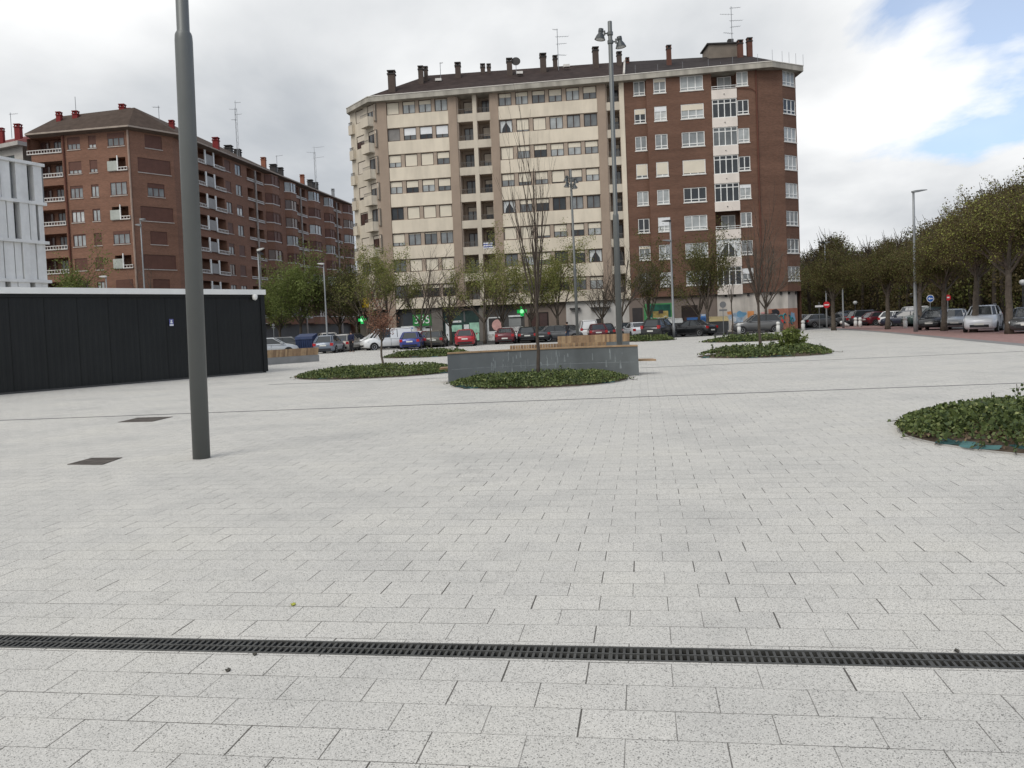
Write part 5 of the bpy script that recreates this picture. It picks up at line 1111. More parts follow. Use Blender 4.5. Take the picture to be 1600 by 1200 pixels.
def bench(pl, yl, pr, yr, hback, label, bow=.35, seatlen=0.0, wood_h=.16, face='back', wtop=.12, y_seat=.9, slat=(0, 1), cap=True, seatx=(0, 0)):
    a, b = gp(pl, yl), gp(pr, yr); e = empty("bench", (a + b) / 2, label, "bench", "curved benches of timber and concrete"); O_ = e.location
    d = (b - a); ln = d.length; d.normalize(); n = Vector((-d.y, d.x, 0))      # n points away from the camera
    def P(t, w_, z): return a + d * (t * ln) + n * (w_ + bow * 4 * t * (1 - t)) + Vector((0, 0, z))
    S = 40
    def slab(name, t0, t1, w0, w1, z0, z1, m, mb=None, batter=0.0):
        c = MB(O_); vs = []; fs = []
        for k in range(S + 1):
            t_ = t0 + (t1 - t0) * k / S
            vs += [P(t_, w0 - batter, z0), P(t_, w1, z0), P(t_, w1, z1), P(t_, w0, z1)]
        for k in range(S): 
            o = 4 * k
            for q in range(4): fs.append((o + q, o + 4 + q, o + 4 + (q + 1) % 4, o + (q + 1) % 4))
        fs += [(3, 2, 1, 0), (4 * S, 4 * S + 1, 4 * S + 2, 4 * S + 3)]
        c.add(vs, fs, m); return c
    if face == 'back':
        slab("w", 0, 1, 0, .16, 0, hback, cdark, batter=.10).build("back_wall", e)
        if cap: slab("c", 0, 1, -.025, .20, hback + .003, hback + .05, wood).build("cap_rail", e)
        # formwork joint and drips of limescale
        c = slab("j", .02, .98, -.055, -.035, hback * .46, hback * .46 + .015, effl); c.build("joint", e)
        c = MB(O_); r_ = random.Random(4)
        for k in range(46):
            t_ = r_.uniform(.22, .62) if k < 34 else r_.uniform(.05, .95); z1 = hback * r_.uniform(.5, .98); z0 = max(.05, z1 - r_.uniform(.05, .25)); w2 = r_.uniform(.005, .03)
            bt = lambda z: -.10 * (1 - z / hback) - .004
            c.quad(P(t_ - w2 / ln, bt(z0), z0), P(t_ + w2 / ln, bt(z0), z0), P(t_ + w2 * .5 / ln, bt(z1), z1), P(t_ - w2 * .5 / ln, bt(z1), z1), effl)
        c.build("stains", e)
        # seat and slatted backrest on the far side
        c = MB(O_)
        for r in range(5):
            w0 = .5 + r * .13; q = slab("s", seatx[0], 1 + seatx[1], w0, w0 + .11, .40, .45, wood); k0 = len(c.v); c.v += q.v; c.f += [[i + k0 for i in f] for f in q.f]; c.i += q.i; c.mats = q.mats
        c.build("seat", e)
        slab("b", .03, .97, .55, .95, 0, .395, clite).build("base", e)
        c = MB(O_); t_ = slat[0]; st = .075 / ln
        while t_ < slat[1]:
            c.add([P(t_, .40, hback * .5), P(t_ + st, .40, hback * .5), P(t_ + st, .44, hback * .5), P(t_, .44, hback * .5), P(t_, .30, hback + wood_h), P(t_ + st, .30, hback + wood_h), P(t_ + st, .34, hback + wood_h), P(t_, .34, hback + wood_h)], [(3, 2, 1, 0), (4, 5, 6, 7), (0, 1, 5, 4), (1, 2, 6, 5), (2, 3, 7, 6), (3, 0, 4, 7)], wood); t_ += st * 1.12
        c.build("backrest", e)
    else:
        slab("w", 0, 1, 0, .16, 0, hback * .48, cdark if face == 'dark' else clite).build("back_wall", e)
        c = MB(O_); t_ = 0; st = .11 / ln
        while t_ < 1 - st:
            z0, z1 = hback * .485, hback
            c.add([P(t_, -.01, z0), P(t_ + st, -.01, z0), P(t_ + st, .05, z0), P(t_, .05, z0), P(t_, -.09, z1), P(t_ + st, -.09, z1), P(t_ + st, -.03, z1), P(t_, -.03, z1)], [(3, 2, 1, 0), (4, 5, 6, 7), (0, 1, 5, 4), (1, 2, 6, 5), (2, 3, 7, 6), (3, 0, 4, 7)], wood); t_ += st * 1.06
        c.build("backrest", e)
        slab("s", 0, 1, .2, .75, .40, .45, wood).build("seat", e); slab("q", .02, .98, .25, .7, 0, .395, clite).build("base", e)
    return e
bench(701, 599, 998, 586.5, .86, "big curved bench showing its dark streaked concrete back behind the ivy bed", bow=.75, slat=(.33, .84), wood_h=.16, seatx=(-.05, .10))
bench(872, 549.5, 984, 544.5, .88, "rear timber slatted bench between the big bench and the cars", bow=.3, face='dark')
bench(300, 579.5, 499, 564.5, .82, "timber and concrete bench sticking out behind the dark pavilion", bow=.2, face='front')

# ------------------------------------------------------------------ lamp posts
lampg = mat("lamp_grey_paint", (.128, .135, .132), .45, .4, .3, var=.06, scale=.8, streak=.06); lgalv = mat("lamp_galvanised", (.24, .25, .255), .5, .4, .4, var=.1); lensm = mat("lamp_lens", (.45, .46, .46), .2)
lbell = mat("lamp_bell_paint", (.06, .066, .068), .4, .4, .3)
lblack = mat("lamp_black", (.03, .03, .032), .4)
def bell(parent, p, az, tilt, s=1.0, m=None):
    m = lbell
    # one floodlight bell hung off an arm; az is its direction from the pole
    b = MB(); b.lathe([(.07 * s, .34 * s), (.13 * s, .33 * s), (.135 * s, .16 * s), (.11 * s, .12 * s), (.15 * s, .06 * s), (.22 * s, -.06 * s), (.27 * s, -.20 * s), (.285 * s, -.22 * s), (.255 * s, -.20 * s)], m, 20)
    o = b.build("lamp_head", parent, True, p); o.rotation_euler = (0, tilt, az)
    l = MB(); l.lathe([(.25 * s, -.205 * s), (.2 * s, -.225 * s), (.02, -.235 * s)], lensm, 16); l.build("lens", o, True)
    return o
def plaza_lamp(base, label, H=13.2, hs=5.75, r=.116, r2=.083, heads=((12.62, math.pi, .14), (12.3, 0, .14)), m=lampg, lean=(0, 0), group="tall stepped lamp posts of the square"):
    e = empty("lamp_post", base, label, "street lamp", group); e.rotation_euler = (lean[1], lean[0], 0)
    b = MB(); b.lathe([(r, -.02), (r, hs - .10), (r * .96, hs - .03), (r * .88, hs), (r2, hs + .03), (r2, H - .01), (r2 * .9, H)], m, 28); b.build("pole", e, True)
    for (z, az, ti) in heads:
        a = MB(); dx, dy = math.cos(az), math.sin(az); ln = .30
        a.tube([(dx * .05, dy * .05, z), (dx * ln * .8, dy * ln * .8, z + .02)], .03, m, 6); a.tube([(0, 0, z - .06), (0, 0, z + .06)], r2 + .03, m, 12); a.tube([(dx * ln * .72, dy * ln * .72, z - .06), (dx * ln * .72, dy * ln * .72, z + .12)], .035, m, 6)
        a.build("bracket", e); bell(e, (dx * ln * 1.25, dy * ln * 1.25, z - .05), az, -ti, .74, m)
    return e
LEAN = -.0
plaza_lamp(gp(315, 716), "nearest big grey lamp post rising out of the top of the picture", lean=(.015, 0))
p = gp(969, 567); plaza_lamp(p, "tall grey lamp post with two bell lamps in front of the apartment blocks' junction", H=13.08, lean=(.006, 0))
p = gp(903, 537.5); plaza_lamp(p, "more distant lamp post with four bell lamps before the cream block", H=13.1, heads=((12.5, 2.6, .15), (12.3, .3, .15), (12.0, 3.6, .15), (11.85, 5.4, .15)), lean=(-.004, 0))
def road_lamp(base, H, label, heads, r=.08, m=lgalv, hm=lblack, ln=.7, lean=0):
    e = empty("road_lamp", base, label, "street lamp", "slim road lamps around the square"); e.rotation_euler = (0, lean, 0); b = MB(); b.lathe([(r * 1.25, -.03), (r * 1.25, 1.0), (r, 1.05), (r * .72, H * .7), (r * .6, H)], m, 12); b.build("pole", e, True)
    for (z, sx, sy, up_, mm) in heads:
        h = MB(); vs = []; d = Vector((sx, sy, up_)); d.normalize(); n = Vector((-d.y, d.x, 0)).normalized(); u = d.cross(n); c = Vector((0, 0, z))
        for t_, w_, hh in ((-.12, .07, .05), (.05, .13, .07), (.45, .16, .06), (.8, .13, .03), (.95, .05, .02)):
            q = c + d * t_ * ln; vs += [q - n * w_ - u * hh, q + n * w_ - u * hh, q + n * w_ + u * hh, q - n * w_ + u * hh]
        fs = [(3, 2, 1, 0), (16, 17, 18, 19)] + [(4 * i + j, 4 * i + (j + 1) % 4, 4 * i + 4 + (j + 1) % 4, 4 * i + 4 + j) for i in range(4) for j in range(4)]
        h.add(vs, fs, mm); o = h.build("lamp_head", e)
    return e
lw = mat("lamp_white_shell", (.55, .55, .53), .5)
p = gp(1053, 527); road_lamp(p, 10.1, "road lamp with two flat heads left of the wide windows of the brick block", [(10.0, -1, 0, 0, lblack), (8.3, -1, 0, 0.1, lgalv)], r=.11, ln=.75)
p = gp(1431, 518.2); road_lamp(p, 9.75, "tall road lamp with one long flat head standing before the wood", [(9.7, 1, 0, .1, lgalv)], r=.12, ln=1.0, lean=.004)
p = gp(1292, 512); road_lamp(p, 8.8, "slim tall road lamp beside the no entry sign", [(8.75, -1, 0, .1, lblack), (8.75, 1, 0, .1, lgalv)], r=.08, ln=.6)
p = gp(1318, 512.5); road_lamp(p, 5.5, "short road lamp with a dark head right of the no entry sign", [(5.45, 1, 0, 0, lblack), (5.45, -1, 0, .0, lblack)], r=.09, ln=.5)
p = ay(512, 540, 72); road_lamp(Vector((p.x, p.y, 0)), ay(510, 412, 72).z, "road lamp with a pale head in front of the green and dark trees", [(ay(510, 412, 72).z, -1, 0, .05, lw)], r=.085, ln=.55)
p = ay(411, 540, 60); road_lamp(Vector((p.x, p.y, 0)), ay(404, 391, 60).z, "road lamp behind the pavilion's right end with black and white heads", [(ay(404, 391, 60).z, 1, 0, .3, lw), (ay(404, 391, 60).z - .15, .6, .8, -.3, lblack)], r=.085, ln=.5)
p = ay(172, 540, 62); road_lamp(Vector((p.x, p.y, 0)), ay(168, 432, 62).z, "road lamp with a low pale head above the pavilion roof", [(ay(168, 432, 62).z, -1, 0, .02, lw)], r=.07, ln=.5)
p = ay(231, 540, 62); road_lamp(Vector((p.x, p.y, 0)), ay(224, 343, 62).z, "taller road lamp rising above the pavilion near the big lamp post", [(ay(224, 343, 62).z, 1, 0, .1, lgalv), (ay(224, 343, 62).z - .4, -1, 0, .1, lgalv)], r=.07, ln=.4)
for px, py in [(1337, 473), (1425, 461), (1599, 441)]:
    p = ay(px, 505, 92 if px < 1590 else 62); z = ay(px, py, p.y).z; e = empty("globe_lamp", (p.x, p.y, 0), {1337: "small globe park lamp in the dark of the wood behind the white bollards", 1425: "small globe park lamp in the wood just left of the tall road lamp", 1599: "globe park lamp at the right edge of the picture in the wood"}[px], "street lamp", "park globe lamps")
    b = MB(); b.tube([(0, 0, 0), (0, 0, z - .2)], .05, lblack, 6); b.build("pole", e); b = MB(); b.lathe([(.06, -.25), (.2, -.12), (.24, 0), (.2, .14), (.05, .2)], lensm, 14, (0, 0, z)); b.build("lamp_shade", e, True)

# ------------------------------------------------------------------ cars
tyre = mat("tyre", (.02, .02, .02), .9); rim = mat("alloy_rim", (.38, .39, .40), .35, .5, .6); cglass = mat("car_glass", (.025, .03, .034), .06, .6); trimb = mat("car_trim", (.022, .022, .024), .6)
hlm = mat("headlight", (.62, .65, .68), .12, .6); tlm = mat("taillight", (.36, .015, .018), .2, .6); plate = mat("number_plate", (.62, .62, .58), .5); plm = mat("plate_marks", (.05, .05, .06), .6)
def paint(name, c, metal=.25): return mat("paint_car_" + name, c, .3, .5, metal, var=.04, scale=.5, coat=.6)
PC = {'white': paint('white', (.70, .71, .71), 0), 'silver': paint('silver', (.40, .415, .43)), 'greyblue': paint('greyblue', (.16, .19, .24)), 'grey': paint('grey', (.11, .112, .115)), 'olive': paint('olive', (.085, .082, .068)), 'black': paint('black', (.018, .019, .021)),
      'blue': paint('blue', (.04, .06, .25)), 'red': paint('red', (.34, .018, .03), .1), 'darkred': paint('darkred', (.10, .012, .020), .1), 'darkgreen': paint('darkgreen', (.03, .055, .05)), 'navy': paint('navy', (.022, .03, .055)), 'champagne': paint('champagne', (.36, .34, .31)), 'darkgrey': paint('darkgrey', (.06, .062, .066)), 'palesilver': paint('palesilver', (.60, .62, .65), .1)}
SHAPE = { # L, W, H, hood z, belt z, cabin: belt start/end, roof start/end (x from rear to front), boot z
 'hatch': (4.0, 1.74, 1.47, .92, .96, -1.90, 1.05, -1.35, .25, .98), 'sedan': (4.5, 1.78, 1.45, .92, .95, -1.55, 1.05, -.85, .30, 1.02), 'estate': (4.5, 1.78, 1.50, .93, .97, -2.15, 1.10, -1.75, .35, 1.0),
 'suv': (4.45, 1.86, 1.68, 1.05, 1.10, -2.12, 1.10, -1.70, .40, 1.1), 'mpv': (4.5, 1.82, 1.68, 1.0, 1.04, -2.15, 1.55, -1.80, .55, 1.05), 'van': (4.4, 1.82, 1.84, 1.02, 1.05, -2.17, 1.45, -2.08, .75, 1.05)}
def car(p, heading, kind, pc, label, group="parked cars", scale=1.0):
    Lc, Wc, Hc, zh, zb, b0, b1, r0, r1, zbt = SHAPE[kind]; m = PC[pc]; e = empty("parked_car", (p.x, p.y, p.z), label, "car", group, heading); hw = Wc / 2; hl = Lc / 2
    e.scale = (scale, scale, scale)
    # lower body loft along x
    st = [(-hl, .86, .50, zbt - .28), (-hl + .06, .93, .34, zbt - .10), (-hl + .25, .985, .22, zbt - .02), (b0 + .25 if kind != 'sedan' else -1.7, 1.0, .20, zbt), (-.6, 1.0, .20, zb), (.6, 1.0, .20, zb), (b1, .995, .20, zh + .03), (hl - .45, .96, .22, zh - .06), (hl - .14, .88, .24, zh - .16), (hl - .03, .78, .32, zh - .30), (hl, .70, .42, zh - .42)]
    vs = []; fs = []; K_ = 12
    for x, wf, zlo, zt in st:
        w_ = hw * wf; mid = zlo + (zt - zlo) * .55
        half = [(0, zlo), (w_ * .86, zlo), (w_ * .97, zlo + .10), (w_, mid), (w_ * .97, zt - .07), (w_ * .90, zt - .005), (0, zt + .02)]
        ring = [(x, y, z) for y, z in half] + [(x, -y, z) for y, z in half[-2:0:-1]]; vs += ring
    R_ = 12
    for i in range(len(st) - 1):
        for k in range(R_): fs.append((i * R_ + k, (i + 1) * R_ + k, (i + 1) * R_ + (k + 1) % R_, i * R_ + (k + 1) % R_))
    fs += [tuple(range(R_)), tuple(range(len(st) * R_ - 1, (len(st) - 1) * R_ - 1, -1))]
    b = MB(); b.add(vs, fs, m)
    # roof panel with pillars
    def ring(x0, x1, w0, w1, z): 
        return [(x0, -w0 * .82, z), (x0 - .0, w0 * .82, z), (x0 + .12, w0, z), (x1 - .22, w1, z), (x1, w1 * .72, z + 0), (x1 + .03, 0, z), (x1, -w1 * .72, z), (x1 - .22, -w1, z), (x0 + .12, -w0, z)]
    A_ = ring(b0, b1, hw * .90, hw * .90, zb - .03); B_ = ring(r0, r1, hw * .70, hw * .70, Hc - .07); C_ = ring(r0 + .12, r1 - .15, hw * .62, hw * .62, Hc)
    nA = 9; b.add(B_ + C_, [(i, (i + 1) % nA, nA + (i + 1) % nA, nA + i)[::-1] for i in range(nA)] + [tuple(range(2 * nA - 1, nA - 1, -1))], m)
    lerp = lambda a, c, t_: tuple(a[i] + (c[i] - a[i]) * t_ for i in range(3))
    for i in (0, 1, 4, 6, 3, 7, 2, 8): b.tube([A_[i], B_[i]], [.045, .035], m, 4, cap=False)
    for s in (-1, 1):
        xm = (r0 + r1) / 2 - .05; b.tube([(xm, s * hw * .905, zb), (xm - .03, s * hw * .705, Hc - .07)], .035, trimb if pc != 'x' else m, 4, cap=False)
        if kind == 'van': b.add([(b0 + .1, s * hw * .93, zb - .03), (-.1, s * hw * .93, zb - .03), (-.15, s * hw * .74, Hc - .10), (r0 + .1, s * hw * .74, Hc - .10)], [(0, 1, 2, 3) if s < 0 else (3, 2, 1, 0)], m)
    if kind == 'van': b.add([(b0 - .02, -hw * .74, zb - .03), (b0 - .02, hw * .74, zb - .03), (r0 - .02, hw * .58, Hc - .12), (r0 - .02, -hw * .58, Hc - .12)], [(3, 2, 1, 0)], m)
    bo = b.build("body", e, True)
    for poly in bo.data.polygons:
        if len(poly.vertices) > 6: poly.use_smooth = False
    g_ = MB(); g_.add([lerp(a, (0, 0, a[2]), .012) for a in A_] + [lerp(a, (0, 0, a[2]), .012) for a in B_], [(i, (i + 1) % nA, nA + (i + 1) % nA, nA + i)[::-1] for i in range(nA)], cglass); g_.build("windows", e)
    tr = MB()
    tr.box(hl - .10, hl + .015, -hw * .55, hw * .55, .34, .50, trimb); tr.box(-hl - .02, -hl + .1, -hw * .7, hw * .7, .28, .42, trimb)
    for s in (-1, 1): tr.box(-hl + 1.05, hl - 1.1, s * hw * .985 - .012, s * hw * .985 + .018, .20, .33, trimb); tr.box(-1.2, 1.0, s * hw - .008, s * hw + .006, zb - .10, zb - .085, trimb); tr.box(-.12, -.105, s * hw * .99 - .005, s * hw + .004, .36, zb - .08, trimb)
    for s in (-1, 1): tr.box(b1 - .50, b1 - .30, s * (hw + .02) - .09 * (s < 0), s * (hw + .02) + .09 * (s > 0), zb + .02, zb + .16, m)
    tr.build("trim", e)
    if kind in ('suv', 'estate', 'mpv'):
        rr = MB(); 
        for s in (-1, 1): rr.tube([(r0 + .2, s * hw * .62, Hc), (r0 + .3, s * hw * .62, Hc + .05), (r1 - .3, s * hw * .62, Hc + .05), (r1 - .15, s * hw * .62, Hc - .02)], .018, trimb if pc != 'palesilver' else rim, 5)
        rr.build("roof_rails", e)
    for s in (-1, 1):
        h = MB(); h.add([(hl - .10, s * hw * .50, zh - .34), (hl - .34, s * hw * .955, zh - .30), (hl - .48, s * hw * .955, zh - .16), (hl - .13, s * hw * .52, zh - .20), (hl - .2, s * hw * .5, zh - .34), (hl - .44, s * hw * .90, zh - .30), (hl - .58, s * hw * .90, zh - .16), (hl - .23, s * hw * .5, zh - .20)], [(0, 1, 2, 3), (7, 6, 5, 4), (3, 2, 6, 7), (0, 4, 5, 1)], hlm)
        for v in h.v: v.x += .05; 
        h.build("headlight", e)
        h = MB(); zt_ = zbt - .12 if kind in ('hatch', 'sedan') else zb + .05; z0_ = zt_ - (.22 if kind != 'suv' else .28)
        h.box(-hl - .012, -hl + .22, s * hw * .80 - .12, s * hw * .80 + .12, z0_, zt_, tlm); h.build("taillight", e)
        for xw in (-hl + .78, hl - .82):
            a = MB(); a.v = []; 
            for r1_, r2_, y0, y1, mm in ((.37, .37, hw - .10, hw + .004, trimb),):
                n_ = 20; vv = [(xw + r1_ * math.cos(2 * math.pi * k / n_), s * y0, .33 + r1_ * math.sin(2 * math.pi * k / n_)) for k in range(n_)] + [(xw + r2_ * math.cos(2 * math.pi * k / n_), s * y1, .33 + r2_ * math.sin(2 * math.pi * k / n_)) for k in range(n_)]
                vv = [(x, y, max(z, .15)) for x, y, z in vv]
                a.add(vv, [(k, (k + 1) % n_, n_ + (k + 1) % n_, n_ + k) for k in range(n_)] + [tuple(range(n_, 2 * n_))], mm)
            a.build("wheel_arch", e)
            wme = WHEEL[s]; wo = link("wheel", wme[0], e, (xw, s * (hw - .085), .315)); link("rim", wme[1], wo)
    for xs, y_ in ((-hl - .015, 1), (hl + .01, 1)):
        h = MB(); x0, x1 = (xs - .012, xs + .03) if xs < 0 else (xs - .02, xs + .014); zp = (.62 if xs < 0 and kind in ('hatch', 'suv', 'mpv', 'van', 'estate') else .48); h.box(x0, x1, -.26, .26, zp, zp + .11, plate); h.build("number_plate", e)
    return e
def wheelmesh(s):
    a = MB(); n_ = 20
    def cyl(b, r0_, y0, r1_, y1, m): b.add([(r0_ * math.cos(2 * math.pi * k / n_), s * y0, r0_ * math.sin(2 * math.pi * k / n_)) for k in range(n_)] + [(r1_ * math.cos(2 * math.pi * k / n_), s * y1, r1_ * math.sin(2 * math.pi * k / n_)) for k in range(n_)], [(k, (k + 1) % n_, n_ + (k + 1) % n_, n_ + k) for k in range(n_)], m)
    cyl(a, .315, -.10, .315, .08, tyre); cyl(a, .315, .08, .30, .105, tyre); cyl(a, .30, .105, .215, .10, tyre); cyl(a, .215, .10, .21, .06, tyre)
    o1 = a.build("tyre"); me1 = o1.data; bpy.data.objects.remove(o1)
    b = MB(); b.lathe([(.03, 0)], rim, 3) if False else None
    for k in range(7):
        t_ = 2 * math.pi * k / 7; c, s_ = math.cos(t_), math.sin(t_); w_ = .028
        b.add([(-s_ * w_, s * .085, c * w_), (s_ * w_, s * .085, -c * w_), (c * .205 + s_ * w_, s * .09, s_ * .205 - c * w_), (c * .205 - s_ * w_, s * .09, s_ * .205 + c * w_)], [(0, 1, 2, 3)], rim)
    cyl(b, .215, .095, .19, .09, rim); cyl(b, .05, .092, .001, .092, rim); o2 = b.build("rim"); me2 = o2.data; bpy.data.objects.remove(o2); return me1, me2
WHEEL = {1: wheelmesh(1), -1: wheelmesh(-1)}
def cp(px, py, Y=None):
    if Y: p = ay(px, 520, Y); return Vector((p.x, Y, -.03))
    p = ath(px, py, -.03); return p
U = math.pi / 2; fdir = fc.rot()
CARS = [ # px, Y, heading, kind, colour, label
 (424, 66, .35, 'hatch', 'silver', "silver hatchback half hidden by the dark pavilion's end"),
 (453, 72, .2, 'hatch', 'darkgrey', "dark hatchback between the pavilion end and the blue containers"),
 (510, 74, 1.9, 'mpv', 'champagne', "pale silver people carrier behind the grey blue car"),
 (514, 68, 1.52, 'hatch', 'greyblue', "grey blue hatchback seen from behind, right of the blue containers"),
 (541, 72, 1.45, 'hatch', 'champagne', "pale hatchback next to the standing person in dark clothes"),
 (553, 76, 1.2, 'estate', 'darkgrey', "dark estate car just left of the white car by the van"),
 (586, 75, fdir + math.pi, 'sedan', 'white', "low white car left of and behind the white van"),
 (622, 75, fdir + math.pi, 'hatch', 'white', "white car between the van and the blue hatchback"),
 (643.5, 70, U, 'hatch', 'blue', "blue hatchback seen from behind next to the white van"),
 (661, 79, fdir, 'hatch', 'white', "white car partly hidden behind the blue hatchback and the olive car"),
 (681, 73, U - .05, 'hatch', 'olive', "dark olive hatchback between the blue and the bright red hatchback"),
 (671, 77, U, 'hatch', 'darkred', "dark red car peeking out left of the olive hatchback"),
 (727.5, 72, U, 'hatch', 'red', "bright red hatchback seen from behind before the shop window"),
 (790, 75, U - .04, 'sedan', 'darkred', "dark red saloon seen from behind beside the white car"),
 (813, 81, fdir, 'estate', 'white', "white estate car side on behind the dark red saloon"),
 (823, 76, U, 'hatch', 'black', "black hatchback seen from behind in front of the white estate"),
 (844, 78, U, 'sedan', 'darkgrey', "dark grey car before the tan portal"),
 (876, 77, fdir + .2, 'hatch', 'grey', "grey hatchback beside the walking person in the black jacket"),
 (894, 82, fdir, 'hatch', 'darkgrey', "dark car roof behind the walking person"),
 (918, 79, U, 'van', 'white', "white van behind the rear bench"),
 (932, 77, U, 'hatch', 'darkred', "dark red car between white van and black car behind the rear bench"),
 (944, 78, U, 'hatch', 'black', "black hatchback at the right of the row behind the rear bench"),
 (978, 80, U, 'hatch', 'darkgrey', "dark car half hidden by the tall middle lamp post"),
 (994, 76, U + .1, 'sedan', 'palesilver', "silver saloon seen from behind right of the middle lamp post"),
 (1031, 72, U - .55, 'suv', 'black', "black off roader left of the road lamp with two heads"),
 (1080, 74, U + .75, 'sedan', 'black', "black saloon right of the road lamp with two heads"),
 (1257, 96, U, 'hatch', 'darkgrey', "dark car just right of the brick block's corner"),
 (1270, 94, U, 'sedan', 'grey', "grey car behind the corner near the no entry sign"),
 (1283, 91, .15, 'hatch', 'grey', "grey car behind the no entry sign pole"),
 (1312, 92, U + .3, 'sedan', 'darkgrey', "dark car behind the tree at the no entry sign"),
 (1336, 94, .1, 'suv', 'navy', "dark navy car at the edge of the wood behind the two bollards"),
 (1357, 90, .1, 'mpv', 'darkgrey', "dark people carrier with bright roof edge left of the wine red car"),
 (1378, 88, .15, 'hatch', 'darkred', "wine red car at the edge of the wood"),
 (1399, 84, .7, 'hatch', 'white', "white car between the wine red car and the navy car"),
 (1413, 78, 2.6, 'hatch', 'navy', "dark navy hatchback left of the tall road lamp"),
 (1426, 80, U, 'van', 'white', "white van hidden behind the tall road lamp"),
 (1450, 76, math.pi + .1, 'suv', 'darkgreen', "dark green off roader behind the blue arrow sign"),
 (1461, 62, math.pi + .9, 'hatch', 'black', "black car nose left of the tree with the red sign"),
 (1493, 60.5, math.pi + 1.05, 'estate', 'silver', "silver estate car between two tree trunks"),
 (1537, 52.5, math.pi + .95, 'suv', 'palesilver', "big pale silver car facing the square behind the leaning tree"),
 (1605, 47, math.pi + 1.0, 'hatch', 'darkgrey', "dark car cut by the right edge of the picture")]
for (px, Y, hd, kd, pc, lb_) in CARS: car(cp(px, 0, Y), hd, kd, pc, lb_)
car(cp(603.5, 0, 71.5), fdir + math.pi + .6, 'van', 'white', "white delivery van parked at an angle, left of the blue hatchback")
car(cp(1183, 0, 76.5), fdir + math.pi, 'suv', 'grey', "dark grey car side on in front of the graffiti wall", scale=1.0)

# ------------------------------------------------------------------ bollards, signs, containers
bolm = mat("white_bollard", (.62, .62, .60), .7, var=.08, scale=4)
def lathe_me(name, prof, m, sides=16):
    b = MB(); b.lathe(prof, m, sides); o = b.build(name, None, True); me = o.data; bpy.data.objects.remove(o); return me
bme = lathe_me("bollard_body", [(.17, 0), (.17, .62), (.12, .65), (.12, .70), (.165, .73), (.17, .86), (.13, .95), (.04, .98)], bolm)
BP = [(1155, 521.5, "white bollard left of the grey car, first from the containers"), (1180, 520, "white bollard in front of the grey car's front door"), (1216, 519, "white bollard at the grey car's tail"), (1255, 516.3, "white bollard at the brick block's right corner"),
      (1337, 511, "white bollard, left one of the close pair before the wood"), (1344, 511, "white bollard, right one of the close pair before the wood"), (1414.5, 512.5, "white bollard left of the tall road lamp"), (1443.5, 511.5, "white bollard right of the tree beside the tall road lamp"), (1450.5, 506.5, "white bollard under the blue arrow sign")]
for px, py, lb_ in BP:
    p = gp(px, py); p.z = -.03; e = empty("bollard", p, lb_, "bollard", "white bollards along the road"); link("post", bme, e)
p = gp(1326, 511); p.z = .1; e = empty("bollard", p, "white bollard knocked over, leaning by the short road lamp", "bollard", "white bollards along the road"); o = link("post", bme, e); e.rotation_euler = (0, R(-62), 0)
sgr = mat("sign_red", (.50, .02, .025), .5); sgb = mat("sign_blue", (.02, .10, .36), .5); sgw = mat("sign_white", (.72, .72, .72), .5); sgg = mat("sign_grey_back", (.16, .165, .17), .5)
def disc(b, p, r, y0, y1, m, n_=24):
    b.add([(p[0] + r * math.cos(2 * math.pi * k / n_), y0, p[2] + r * math.sin(2 * math.pi * k / n_)) for k in range(n_)] + [(p[0] + r * math.cos(2 * math.pi * k / n_), y1, p[2] + r * math.sin(2 * math.pi * k / n_)) for k in range(n_)], [tuple(range(n_)), tuple(range(2 * n_ - 1, n_ - 1, -1))] + [(k, n_ + k, n_ + (k + 1) % n_, (k + 1) % n_) for k in range(n_)], m)
def sign(px, py, Y, rpx, label, kind, rz=0):
    p = ay(px, py, Y); r = rpx / F * Y; e = empty("traffic_sign", (p.x, p.y, -.03), label, "road sign", None, rz); z = p.z + .03
    b = MB(); b.tube([(0, .03, 0), (0, .03, z + r)], .035, lgalv, 8); b.build("pole", e)
    b = MB(); 
    if kind == 'noentry': disc(b, (0, 0, z), r, -.02, -.005, sgr); b.box(-r * .7, r * .7, -.026, -.021, z - r * .16, z + r * .16, sgw)
    elif kind == 'arrow':
        disc(b, (0, 0, z), r, -.02, -.005, sgw); disc(b, (0, 0, z), r * .86, -.026, -.021, sgb); b.box(-r * .2, r * .6, -.032, -.027, z - r * .12, z + r * .12, sgw)
        b.add([(-r * .62, -.032, z), (-r * .1, -.032, z + r * .38), (-r * .1, -.032, z - r * .38)], [(0, 2, 1)], sgw)
    elif kind == 'red': disc(b, (0, 0, z), r, -.02, -.005, sgr); b.box(-r * .3, r * .5, -.026, -.021, z - r * .2, z + r * .25, sgw)
    elif kind == 'back': disc(b, (0, 0, z), r, -.02, -.005, sgg); b.box(-r * 1.2, r * 1.2, -.02, -.005, z - r * 2.0, z - r * 1.45, sgg)
    elif kind == 'plate': b.box(-r, r, -.02, -.005, z - r * .22, z + r * .22, sgw)
    b.build("sign_face", e); return e
sign(1291.5, 476.3, 84, 5.2, "round red no entry sign with white bar by the wood", 'noentry'); sign(1453.5, 466.5, 74, 5.8, "round blue sign with a white arrow pointing left", 'arrow'); sign(1481, 465, 66, 4.6, "round red sign partly behind a tree trunk in the right row", 'red')
sign(1129.5, 476, 76, 5.0, "dark back of a round sign with a plate, by the yellow lidded container", 'back'); sign(1280, 478.5, 88, 6.5, "small white street name plate left of the no entry sign", 'plate'); sign(427, 508, 86, 2.2, "grey sign post behind the silver cars near the pavilion", 'back')
cx = mat("cross_green", (.02, .55, .12), .4, emit=(.02, .7, .12, .18)); cx2 = mat("cross_frame", (.02, .06, .03), .5); cw = mat("cross_core", (.5, .9, .6), .4, emit=(.3, 1, .45, .45))
